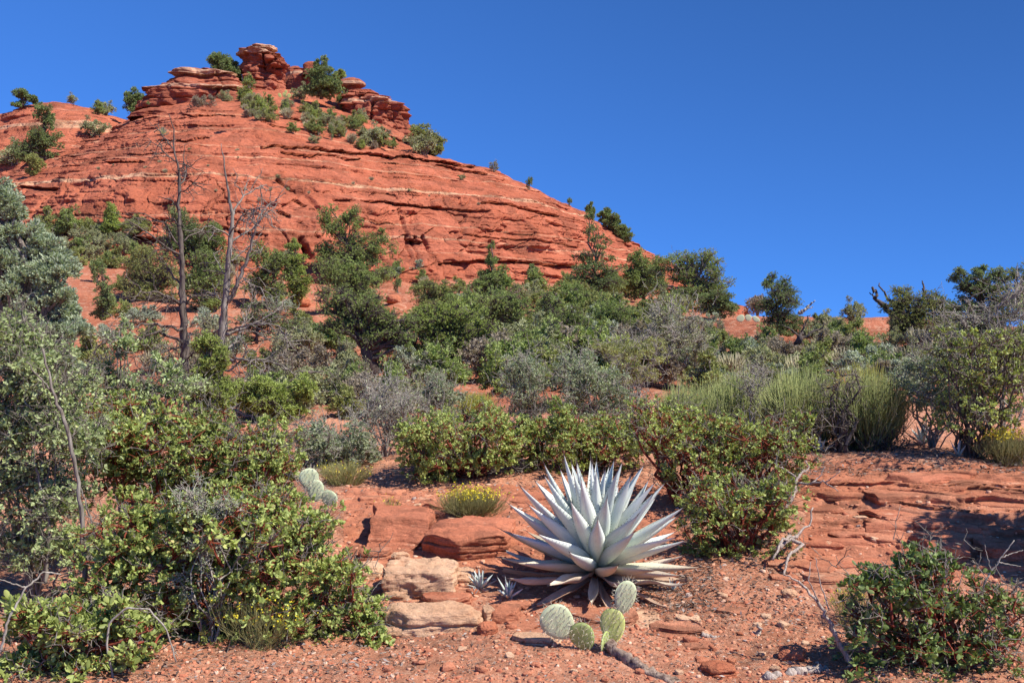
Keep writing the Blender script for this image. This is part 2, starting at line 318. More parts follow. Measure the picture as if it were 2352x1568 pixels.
# ------------------------------------------------------------------ terrain tables: (image row, distance) per image column
GC = {
 -500: [(1568, 4.67), (1370, 6.2), (1150, 9.6), (1000, 14), (900, 20), (800, 27), (700, 35), (600, 45), (560, 52)],
 0: [(1568, 4.67), (1370, 6.2), (1150, 9.5), (1000, 14), (900, 20), (800, 27), (700, 35), (600, 44), (560, 51)],
 400: [(1568, 4.67), (1370, 6.2), (1150, 9.2), (1000, 13.5), (900, 20), (800, 28), (700, 37), (620, 44), (570, 50)],
 700: [(1568, 4.67), (1470, 5.36), (1370, 6.15), (1250, 7.25), (1130, 8.7), (1060, 10.3), (1000, 13), (900, 19), (800, 28), (700, 39), (645, 47), (620, 52)],
 1176: [(1568, 4.67), (1470, 5.36), (1370, 6.1), (1300, 6.6), (1200, 7.5), (1130, 8.4), (1060, 10), (1000, 13), (900, 19), (800, 28.5), (700, 41), (655, 50), (640, 54)],
 1500: [(1568, 4.67), (1470, 5.36), (1370, 6.1), (1200, 7.6), (1100, 9.0), (1060, 10), (1000, 13), (900, 18.5), (850, 22), (800, 28), (700, 43), (665, 56), (655, 66)],
 1620: [(1568, 4.67), (1470, 5.36), (1370, 6.1), (1200, 7.6), (1100, 8.9), (1060, 10), (1000, 13), (900, 18.5), (850, 22), (800, 28), (740, 36), (700, 44)],
 1850: [(1568, 4.67), (1470, 5.36), (1370, 6.12), (1300, 6.6), (1200, 7.25), (1120, 7.9), (1080, 8.3), (1050, 9.1), (1000, 12), (900, 18), (850, 21), (800, 25), (750, 29), (718, 32)],
 2100: [(1568, 4.67), (1470, 5.36), (1370, 6.12), (1290, 6.6), (1200, 7.1), (1130, 7.55), (1085, 8.1), (1050, 8.9), (1000, 11.5), (900, 17.5), (850, 20), (800, 24), (750, 28), (728, 31)],
 2352: [(1568, 4.67), (1470, 5.36), (1370, 6.12), (1290, 6.55), (1200, 7.05), (1110, 7.6), (1080, 8.1), (1055, 8.8), (1000, 11.5), (900, 17), (850, 20), (800, 23.5), (745, 28)],
 3000: [(1568, 4.67), (1370, 6.12), (1200, 7.1), (1055, 8.8), (1000, 11.5), (900, 17), (850, 20), (800, 23.5), (745, 28)],
}
LY0, LY1, NLY = math.log(1.5), math.log(1500), 700
lyg = np.linspace(LY0, LY1, NLY); yg = np.exp(lyg)
ugc = np.array(sorted(GC)); rows_ = []
for u_ in ugc:
    p = GC[u_]; Y_ = np.array([q[1] for q in p]); z_ = EYE+(784-np.array([q[0] for q in p]))/F*Y_
    Y_ = np.r_[0.1, 3.5, Y_, Y_[-1]+8, Y_[-1]+40, 1500]; ze = z_[-1]; z_ = np.r_[0, 0, z_, ze-(0 if u_ > 1550 else -0.2), ze-(3.0 if u_ > 1550 else 0.5), -0.2]
    rows_.append(np.interp(yg, Y_, z_))
UG = np.arange(-500, 3001, 25.0)
ZT = np.array([[0.0]]) 
_r = np.array(rows_); ZT = np.stack([np.interp(UG, ugc, _r[:, k]) for k in range(NLY)], 1)
ZT = smooth1(smooth1(ZT, 2, 0), 4, 1)
def bil(T, fi, fj):
    fi = np.clip(fi, 0, T.shape[0]-1.001); fj = np.clip(fj, 0, T.shape[1]-1.001); i = fi.astype(int); j = fj.astype(int); a = fi-i; b = fj-j
    return T[i, j]*(1-a)*(1-b)+T[i+1, j]*a*(1-b)+T[i, j+1]*(1-a)*b+T[i+1, j+1]*a*b
def H0(x, y):
    x = np.asarray(x, float); y = np.asarray(y, float); yy = np.maximum(y, 1.5)
    u = 1176+F*x/yy
    return bil(ZT, (u+500)/25.0, (np.log(yy)-LY0)/(LY1-LY0)*(NLY-1))
_lr = np.random.default_rng(3)
def layers(z0, z1, a, b, bias=2.0):
    B = [z0]
    while B[-1] < z1: B.append(B[-1]+a+(b-a)*_lr.random()**bias)
    return np.array(B)
NB = layers(-1.0, 8.0, 0.02, 0.095, 1.5)
NBo = _lr.normal(size=len(NB)+2)
def ledge_mask(x, y):
    """where bed rock shows in the foreground"""
    u = 1176+F*x/np.maximum(y, 1); v = 784+F*(EYE-H0(x, y))/np.maximum(y, 1)
    m = sstep(1800, 1880, u+30*noise(x*2, y*2))*sstep(6.1, 6.6, y)*(1-sstep(8.5, 9.1, y+0.3*noise(x*1.3, y)))
    m2 = sstep(740, 800, u)*(1-sstep(1560, 1640, u))*sstep(5.9, 6.5, y)*(1-sstep(8.6, 9.6, y))
    return np.maximum(m, 0.55*m2)
def near_surface(x, y):
    z = H0(x, y); z = z+0.02*fbm(x*1.1, y*1.1, 3.3, 3)
    m = ledge_mask(x, y)
    s = z+0.05*noise(x*0.7, y*0.7)+0.022*noise(x*3, y*3)+0.01*noise(x*9, y*9)
    i = np.clip(np.searchsorted(NB, s)-1, 0, len(NB)-2); th = NB[i+1]-NB[i]; fr = (s-NB[i])/th
    key = i*13.7
    sharp = sstep(0.62, 1.0, fr)
    zt = z+(sharp-fr)*th*1.0+0.004*fbm(x*22, y*22, 4.4, 2)
    pn = noise(x*1.6+key, y*1.6, key*0.37)
    zt = zt+0.006*pn
    sh = -(0.01+0.05*np.clip(pn+0.3, 0, 1))*sstep(0.72, 0.97, fr)
    rough = 0.006*fbm(x*9, y*9, 1.1, 4, 0.6)
    z2 = z*(1-m)+zt*m+rough*(1.1-0.4*m)+ (1-m)*0.012*fbm(x*3.1, y*3.1, 9.1, 3)
    hollow = (1-m)*0.0
    pale = m*sstep(0.15, 0.5, noise(i*3.31+x*0.25, y*0.2, i*1.7))*0.6
    return x, y+sh*m*1.2, z2+hollow, m, pale
def grid_mesh(name, U, Ys, fn, mats, attrs_fn=None):
    X = (U[None, :]-1176)/F*Ys[:, None]; Yy = np.repeat(Ys[:, None], len(U), 1)
    return X, Yy
def grid_faces(nr, nc):
    i = np.arange(nr-1)[:, None]*nc+np.arange(nc-1)[None]; i = i.ravel()
    return np.stack([i, i+1, i+nc+1, i+nc], 1)
def G(x, y): return float(near_surface(np.array([x]), np.array([y]))[2][0]) if y < 16 else float(H0(x, y))
def Gn(x, y):
    return near_surface(np.asarray(x, float), np.asarray(y, float))[2]
# near ground
Ys = np.concatenate([np.linspace(0.6, 3.9, 20)[:-1], np.exp(np.linspace(math.log(3.9), math.log(16), 560))])
U_ = np.concatenate([np.linspace(-1800, -80, 50)[:-1], np.linspace(-80, 2440, 720), np.linspace(2440, 4200, 50)[1:]])
X, Yy = grid_mesh(None, U_, Ys, None, None); xs, ys, zs, mk, pl = near_surface(X, Yy)
V = np.stack([xs, ys, zs], -1).reshape(-1, 3); Fc = grid_faces(*X.shape)
fm = (mk.ravel()[Fc].mean(1) > 0.5).astype(int)
me = mesh_np('ground', V, [Fc], [M_dirt, M_ledge], {'pale': pl.ravel()}, mat_idx=fm)
tag(link('ground', me), 'red dirt and flat bedded sandstone ground in front', kind='structure')
# slope beyond
Ys = np.exp(np.linspace(math.log(15.8), math.log(1500), 330)); U_ = np.concatenate([np.linspace(-2200, -80, 50)[:-1], np.linspace(-80, 2440, 520), np.linspace(2440, 4600, 50)[1:]])
X, Yy = grid_mesh(None, U_, Ys, None, None)
def slope_z(X, Yy):
    z = H0(X, Yy); a = sstep(15.9, 20, Yy)*(1-sstep(90, 140, Yy))
    s = z+0.45*noise(X*0.12, Yy*0.12)+0.15*noise(X*0.5, Yy*0.5); th = 0.40; k = np.floor(s/th); fr = s/th-k
    mm = sstep(0.0, 0.35, noise(X*0.11, Yy*0.14, 4.4)+0.28)*a
    z = z+(sstep(0.7, 1, fr)-fr)*th*0.95*mm
    return z+a*(0.10*fbm(X*0.6, Yy*0.6, 2.2, 4)-0.02)
zs = slope_z(X, Yy); V = np.stack([X, Yy, zs], -1).reshape(-1, 3)
me = mesh_np('slope', V, [grid_faces(*X.shape)], [M_slope], {'pale': np.clip(noise(X*0.3, zs*6)*1.5-0.9, 0, 1).ravel()*0.6})
tag(link('slope', me), 'red rocky slope rising to the foot of the hill', kind='structure')
R_ = 4000.0
me = mesh_np('plain', np.array([[-R_, -R_, -0.35], [R_, -R_, -0.35], [R_, R_, -0.35], [-R_, R_, -0.35]]), [np.array([[0, 1, 2, 3]])], [M_slope], {'pale': np.zeros(4)})
tag(link('plain', me), 'red desert plain around the hill', kind='structure')
# ------------------------------------------------------------------ hill
HC = {
 -1500: [(740, 98), (725, 101), (712, 104)],
 -900: [(660, 76), (575, 82), (530, 90)],
 -420: [(640, 60), (520, 64), (470, 70)],
 -100: [(620, 51), (480, 56), (432, 61)],
 20: [(600, 49.5), (432, 57), (400, 62)],
 140: [(590, 48.5), (416, 55), (342, 66)],
 230: [(580, 48), (409, 54), (340, 61), (312, 70)],
 345: [(570, 47.5), (405, 53), (300, 62), (250, 73)],
 450: [(580, 47.5), (403, 53), (300, 60.5), (249, 67), (232, 78)],
 600: [(625, 47), (411, 54), (300, 61.5), (256, 67.5), (205, 82)],
 750: [(645, 47.5), (426, 56), (340, 62), (290, 69), (205, 86)],
 880: [(652, 49), (443, 59), (347, 66), (300, 74), (262, 83)],
 960: [(655, 50), (446, 59.5), (356, 67), (338, 73)],
 1040: [(655, 51.5), (450, 60.3), (370, 70)],
 1130: [(655, 53.5), (456, 61.5), (386, 71)],
 1240: [(655, 56.5), (472, 64.5), (437, 71)],
 1350: [(655, 60.5), (545, 66), (488, 73)],
 1400: [(658, 63), (575, 68.5), (520, 74)],
 1450: [(662, 66), (595, 71), (546, 76)],
 1500: [(676, 68), (625, 72), (576, 77)],
 1560: [(692, 70), (655, 73), (615, 78)],
 1720: [(740, 74), (715, 77), (705, 80)],
}
LC = {
 -1800: [(745, 118), (730, 122), (715, 126)],
 -1150: [(580, 92), (490, 100), (450, 106)],
 -600: [(480, 76), (380, 84), (330, 92)], -250: [(450, 73), (360, 80), (305, 89)], 0: [(440, 72), (300, 80), (262, 87)], 60: [(440, 72), (290, 79.5), (241, 87)],
 130: [(430, 73), (275, 80), (232, 88)], 200: [(420, 74), (275, 81), (245, 88)], 262: [(400, 76), (290, 83), (266, 89)], 330: [(400, 79), (310, 86), (286, 92)], 460: [(400, 84), (320, 92), (290, 97)],
}
def build_profiles(C, us, nr, nvis=0.93):
    uc = np.array(sorted(C)); prof = []
    for u_ in uc:
        p = C[u_]; Y_ = np.array([q[1] for q in p], float); v_ = np.array([q[0] for q in p], float); z_ = EYE+(784-v_)/F*Y_
        Y_ = np.r_[Y_[0]-1.2, Y_]; z_ = np.r_[z_[0]-2.5, z_]
        d = np.r_[0, np.cumsum(np.hypot(np.diff(Y_), np.diff(z_)))]; t = d/d[-1]*nvis
        Y_ = np.r_[Y_, Y_[-1]+6, Y_[-1]+45]; z_ = np.r_[z_, z_[-1]-0.6, max(z_[-1]-22, -2)]; t = np.r_[t, nvis+(1-nvis)*0.35, 1.0]
        tt = np.linspace(0, 1, nr); a = np.stack([np.interp(tt, t, Y_), np.interp(tt, t, z_)], 1)
        k = max(int(nr*0.007), 1); prof.append(smooth1(a, k, 0))
    P = np.array(prof); out = np.empty((nr, len(us), 2))
    for c in range(2):
        for r in range(nr): out[r, :, c] = np.interp(us, uc, P[:, r, c])
    return smooth1(out, max(1, int(12*len(us)/(us[-1]-us[0]))), 1)
HB = np.concatenate([layers(-5, 9.6, 0.35, 1.7, 1.2), layers(10.2, 50, 0.14, 0.75, 1.6)]); HBr = _lr.normal(size=len(HB)+2); HBg = _lr.random(len(HB)+2)
def strata(x, y, z, nx, ny, amp=1.0, lumps=1.0):
    s = z+0.45*noise(x*0.045, y*0.045, 1.5)+0.10*noise(x*0.3, y*0.3, z*0.3)
    i = np.clip(np.searchsorted(HB, s)-1, 0, len(HB)-2); th = HB[i+1]-HB[i]; fr = (s-HB[i])/th; key = i*11.3
    pres = 0.55*noise(x*0.13+key, y*0.1, key*0.31)+0.75*noise(x*0.42+key*2, y*0.4, key)+0.45*noise(x*1.3+key*2, y*1.2, key)
    pres = pres*(0.35+0.65*sstep(-0.2, 0.3, noise(x*0.09+4, z*0.2, 8.8)))
    lam = np.floor(s/0.11+1.5*noise(x*0.2, y*0.2, 3)); d = 0.035*HBr[i]+0.21*pres+0.085*noise(x*0.35+lam*5.1, y*0.3, lam*1.3)
    d = d+0.13*np.minimum(th, 0.5)*(1-(2*fr-1)**4)-0.06
    notch = (1-sstep(0.0, 0.18, fr))*sstep(0.0, 0.35, noise(x*0.5+key*3, y*0.5, key))
    d = d-0.16*notch*HBg[i]
    # joint blocks
    g = np.floor(s/1.35+0.3*noise(x*0.1, y*0.1)); a = x*0.30+0.16*fbm(x*0.5, z*0.5, g, 3)+_hash(g.astype(np.int64)+500, (g*0).astype(np.int64), (g*0).astype(np.int64))*7
    cell = np.floor(a); cf = a-cell; cr = np.minimum(cf, 1-cf); bp = _hash(cell.astype(np.int64)+900, g.astype(np.int64)+500, (g*0).astype(np.int64))
    low = (1-sstep(9.5, 11.5, s))*0.8+0.2
    d = d+low*(0.26*bp*sstep(0.0, 0.05, cr)-0.22*(1-sstep(0, 0.02, cr)))
    d = d+lumps*(0.50*fbm(x*0.22, z*0.30, y*0.1, 3)*low+0.15*fbm(x*1.0, z*1.3, y*0.5, 4, 0.6))
    cw = np.abs(noise(x*0.45+0.25*z, z*0.5-0.15*x, 3.3)+0.25*noise(x*1.7, z*1.7, 4)); d = d-0.30*low*(1-sstep(0.0, 0.045, cw))
    cw = np.abs(noise(x*0.9-0.3*z+40, z*1.1, 6.3)+0.2*noise(x*3, z*3, 4)); d = d-0.14*low*(1-sstep(0.0, 0.06, cw))
    d = d-0.5*sstep(0.45, 0.75, noise(x*0.33+9, z*0.6, 7.7))*low
    return d*amp, s
GASH = [(p, d_*.8, w_*.9, l_*.9) for p, d_, w_, l_ in [([(1000, 603), (1130, 597), (1250, 604), (1335, 612)], .8, 13, .25), ([(598, 334), (700, 340), (800, 350), (850, 352)], .7, 9, .25), ([(640, 352), (740, 356), (830, 366)], .6, 8, .2), ([(850, 354), (960, 364), (1090, 384)], .8, 9, .3),
 ([(1000, 378), (1090, 392), (1120, 398)], .6, 8, .2), ([(925, 505), (932, 545), (936, 590)], .7, 7, 0), ([(950, 548), (953, 600)], .8, 6, 0), ([(930, 548), (968, 556)], .9, 16, .2), ([(966, 545), (985, 572), (986, 592)], .6, 6, 0), ([(968, 536), (990, 528)], .5, 8, .1),
 ([(690, 552), (704, 575), (716, 592)], 1.0, 12, 0), ([(640, 482), (668, 500)], .8, 10, .1), ([(672, 462), (700, 472)], .7, 9, .1), ([(276, 532), (340, 548), (380, 552)], 1.0, 13, .3), ([(755, 462), (800, 462)], .6, 8, .1), ([(822, 460), (880, 466), (950, 470), (1010, 476)], .6, 9, .2),
 ([(60, 428), (125, 430)], .7, 9, .3), ([(1170, 400), (1240, 425), (1300, 462)], .5, 9, .3), ([(1100, 462), (1200, 478), (1280, 498)], .6, 9, .25), ([(1240, 505), (1280, 520)], .5, 8, .1), ([(240, 372), (330, 366)], .5, 7, .2), ([(370, 325), (480, 318)], .4, 6, .2), ([(100, 318), (230, 312)], .4, 6, .2),
 ([(640, 405), (690, 440), (730, 480)], .6, 8, 0), ([(1060, 540), (1140, 545), (1230, 552), (1320, 568)], .35, 6, .15), ([(560, 250), (650, 262), (740, 292)], .5, 8, .25), ([(420, 262), (540, 268)], .4, 7, .2), ([(600, 282), (700, 300)], .4, 7, .2), ([(480, 520), (600, 540)], .5, 8, .15), ([(860, 300), (940, 330)], .4, 7, .2)]]
def hill_mesh(name, C, us, nr, bands, label):
    P = build_profiles(C, us, nr); Y = P[..., 0]; Z = P[..., 1]; X = (us[None]-1176)/F*Y
    gx = np.gradient(np.stack([X, Y, Z], -1), axis=1); gy = np.gradient(np.stack([X, Y, Z], -1), axis=0)
    n = norm(np.cross(gx, gy)); hn = n[..., :2]/np.maximum(np.linalg.norm(n[..., :2], axis=-1, keepdims=True), 1e-6)
    steep = sstep(0.15, 0.5, np.linalg.norm(n[..., :2], axis=-1)); 
    d, s = strata(X, Y, Z, hn[..., 0], hn[..., 1])
    top = sstep(0.0, 3.0, Z-0)  # keep everything
    d = d*(0.25+0.75*steep)
    if name == 'hill':
        uu = 1176+F*X/Y; vv = 784-F*(Z-EYE)/Y; jv = 3*noise(uu*.03, vv*.03, 9)+1.5*noise(uu*.12, vv*.12, 5)
        for (pts, dep_, wd_, lip) in GASH:
            for (u0, v0), (u1, v1) in zip(pts[:-1], pts[1:]):
                L2 = (u1-u0)**2+(v1-v0)**2; t = np.clip(((uu-u0)*(u1-u0)+(vv+jv-v0)*(v1-v0))/L2, 0, 1)
                du = uu-(u0+t*(u1-u0)); dv = vv+jv-(v0+t*(v1-v0))
                if abs(u1-u0) > abs(v1-v0):
                    k = np.where((t > 0) & (t < 1), 1, 0)*np.sqrt(np.clip(4*t*(1-t)+.35, 0, 1)); d = d-dep_*k*np.where(dv > 0, np.clip(1-dv/wd_, 0, 1), 0)*(dv < wd_)+lip*k*np.where(dv <= 0, np.clip(1+dv/(wd_*1.3), 0, 1)**.6, 0)
                else:
                    ds = np.hypot(du, dv); d = d-dep_*np.clip(1-ds/wd_, 0, 1)
    X2 = X+hn[..., 0]*d; Y2 = Y+hn[..., 1]*d; Z2 = Z+n[..., 2]*0.08*fbm(X*0.8, Y*0.8, 5.5, 4)
    pale = 0*s
    for zc, w, k in bands:
        ww = w*(0.6+0.9*np.clip(noise(X*0.25, Y*0.2, zc)+0.4, 0, 1)); pale = np.maximum(pale, k*(1-sstep(ww*0.7, ww, np.abs(s-zc))))
    me = mesh_np(name, np.stack([X2, Y2, Z2], -1).reshape(-1, 3), [grid_faces(*X.shape)], [M_hill], {'pale': pale.ravel()})
    tag(link(name, me), label, kind='structure')
us_h = np.concatenate([np.linspace(-1500, -20, 130)[:-1], np.linspace(-20, 1560, 880), np.linspace(1560, 1720, 40)[1:]])
hill_mesh('hill', HC, us_h, 400, [(10.55, 0.12, 1.0), (13.0, 0.05, .7), (14.6, .05, .5), (8.0, .05, .6), (7.1, .06, .7), (12.1, .05, .6), (16.5, .06, .5), (6.2, .04, .5)], 'layered red sandstone hill with a thin pale band across its face')
hill_mesh('hill_shoulder', LC, np.concatenate([np.linspace(-1800, -60, 120)[:-1], np.linspace(-60, 460, 190)]), 150, [(19.0, .38, 1.0), (21.5, .07, .5)], 'rounded red sandstone shoulder behind the left end of the hill')
def _picktab(C):
    us = np.arange(min(C), max(C)+1, 20.0); return us, build_profiles(C, us, 220)
PT = [_picktab(HC), _picktab(LC)]
def pick(u, v):
    """distance at which the sight line through image point (u, v) meets ground or hill"""
    best = None
    yy = np.exp(np.linspace(math.log(2), math.log(95), 1400)); z = H0((u-1176)/F*yy, yy); vv = 784-(z-EYE)/yy*F
    k = np.where(vv <= v)[0]
    if len(k): best = yy[k[0]]
    for us, P in PT:
        if not (us[0] <= u <= us[-1]): continue
        j = int((u-us[0])/20); j = min(j, len(us)-1); Y = P[:, j, 0]; vv = 784-(P[:, j, 1]-EYE)/Y*F
        k = np.where((vv[:-1] >= v) & (vv[1:] < v))[0]
        if len(k):
            Yh = Y[k[0]]
            if best is None or Yh < best: best = Yh
            break
    return best if best is not None else 60.0
# ------------------------------------------------------------------ rock masses on the summit
def rock_mass(name, label, rows, Y, depth=0.8, amp=1.0, bands=(), seed=0, ledge=(), cat='rock', mat_=None, group=None, taperback=0.0):
    rows = sorted(rows, key=lambda r: -r[0]); v = np.array([r[0] for r in rows], float); uL = np.array([r[1] for r in rows], float); uR = np.array([r[2] for r in rows], float)
    nr, nc = int(min(200, 50+(v[0]-v[-1])*1.3)), 260
    vv = np.linspace(v[0], v[-1], nr); l = np.interp(-vv, -v, uL); r = np.interp(-vv, -v, uR)
    s_ = Y/F; cx = ((l+r)/2-1176)*s_; rx = (r-l)/2*s_; z = EYE+(784-vv)*s_
    th = np.linspace(0, 2*np.pi, nc, endpoint=False)
    c, sn = np.cos(th), np.sin(th); sc = np.sign(c)*np.abs(c)**0.8; ss = np.sign(sn)*np.abs(sn)**0.8
    rd = np.minimum(rx, rx.max()*0.8)*depth
    dx, dy = rx[:, None]*sc[None], rd[:, None]*ss[None]
    X = cx[:, None]+dx; Yw = Y+dy; Z = z[:, None]+0*dx
    o = norm(np.stack([dx, dy], -1)+1e-9)
    lump = 0.42*fbm(X*0.75+seed, Yw*0.75, Z*0.8, 4, 0.55)+0.30*np.abs(noise(X*0.9+seed*2, Yw*0.9, Z*1.1))
    zz = Z+0.15*noise(X*0.5, Yw*0.5, seed); k = zz/0.75; kf = k-np.floor(k); lump = lump-0.22*(1-sstep(0, 0.22, np.minimum(kf, 1-kf)))*sstep(-0.3, 0.3, noise(X*0.6, Yw*0.6, np.floor(k)+seed))
    crev = np.abs(noise(X*0.6+5*seed, Yw*0.6, Z*0.28)); lump = lump-0.55*(1-sstep(0, 0.10, crev))
    d = (lump-0.15)*amp*np.minimum(1, rx.max()/2.0)*np.minimum(1.0, rx[:, None]/0.5)
    for vl, al in ledge:
        zl = EYE+(784-vl)*s_+0.15*noise(X*.5, Yw*.5, vl); q = zz-zl; g = sstep(-.5, .1, noise(X*.45+vl, Yw*.45, 2.2)); d = d+al*g*(.55*np.where(q > 0, np.clip(1-q/.5, 0, 1), 0)-.8*np.where(q <= 0, np.clip(1+q/.75, 0, 1), 0))
    X = X+o[..., 0]*d; Yw = Yw+o[..., 1]*d
    pale = 0*X
    for vb, w in bands:
        zb = EYE+(784-vb)*s_; pale = np.maximum(pale, 1-sstep(w*0.6, w, np.abs(zz-zb)))
    base = np.array([(uL[0]+uR[0])/2, v[0]]); org = W(base[0], v[0], Y)
    V = np.stack([X, Yw, Z], -1).reshape(-1, 3)
    F1 = grid_faces(nr, nc); i = np.arange(nr-1)*nc; Fw = np.stack([i+nc-1, i, i+nc, i+nc+nc-1], 1)
    topc = np.array([[cx[-1], Y, z[-1]+0.05]]); V = np.r_[V, topc]; j = np.arange(nc); Ft = np.stack([(nr-1)*nc+j, (nr-1)*nc+(j+1) % nc, np.full(nc, nr*nc)], 1)
    me = mesh_np(name, V-org, [F1, Fw, Ft], [mat_ or M_cap], {'pale': np.r_[pale.ravel(), 0.5]}, smooth=False)
    return tag(link(name, me, loc=org), label, cat, group)
rock_mass('rock_spire', 'tallest knobbly red rock tower with an overhanging pale cap at the summit', [(252, 520, 700), (235, 533, 688), (218, 545, 668), (203, 549, 660), (190, 556, 652), (178, 560, 646), (170, 562, 648), (161, 561, 650), (153, 566, 656), (148, 566, 661), (140, 563, 660), (134, 558, 650), (131, 551, 643), (127, 550, 633), (122, 556, 632), (119, 575, 630), (112, 577, 630), (108, 583, 626), (105, 592, 612)], 84, 0.9, 1.35, [(125, .22), (109, .45)], 3, ledge=[(131, .5), (160, .6), (118, .4), (200, .5)])
rock_mass('rock_ledge', 'broad stepped red rock with a pale slab on top, left of the rock tower', [(262, 318, 620), (250, 330, 600), (238, 338, 585), (226, 344, 572), (217, 352, 565), (212, 360, 560), (205, 375, 556), (198, 385, 552), (193, 395, 552), (186, 405, 548), (180, 410, 545), (176, 406, 540), (172, 407, 530), (167, 416, 515), (162, 430, 490), (160, 445, 470)], 79, 0.75, 0.95, [(174, .35), (214, .16)], 11, ledge=[(180, .6), (217, .8)])
rock_mass('mushroom_rock', 'balanced round red boulder with a pale rim like a mushroom cap', [(222, 785, 812), (214, 783, 818), (207, 782, 824), (203, 781, 828), (200, 778, 834), (197, 777, 841), (193, 778, 840), (188, 783, 836), (184, 790, 830), (180, 800, 818)], 79, 0.9, 0.35, [(197, .16)], 21, ledge=[(200, .5)])
rock_mass('rock_ridge', 'jagged red rock ridge stepping down right of the mushroom rock', [(350, 800, 985), (335, 812, 965), (318, 815, 952), (305, 808, 944), (295, 800, 938), (285, 795, 936), (275, 790, 930), (268, 785, 932), (262, 782, 938), (255, 780, 939), (248, 778, 934), (240, 778, 925), (232, 778, 906), (226, 779, 890), (218, 783, 868), (210, 790, 853), (206, 800, 848)], 78, 0.6, 1.2, [(236, .22)], 31, ledge=[(246, .35), (225, .3)])
rock_mass('boulder', 'low rounded red rock just right of the rock tower, against the sky', [(215, 650, 790), (195, 652, 775), (182, 655, 760), (172, 656, 735), (163, 658, 712), (157, 664, 695), (153, 672, 688)], 93, 0.8, 0.5, [(176, .2)], 41)
rock_mass('boulder', 'small round red knob touching the left side of the summit pine', [(175, 694, 745), (165, 697, 742), (158, 698, 735), (151, 697, 732), (146, 700, 728), (143, 707, 722)], 91, 0.9, 0.35, [], 51)
rock_mass('boulder', 'rounded red outcrop at the upper left edge of the long cliff face', [(275, 290, 420), (262, 312, 405), (254, 325, 390), (249, 338, 372)], 70, 0.8, 0.4, [], 61)
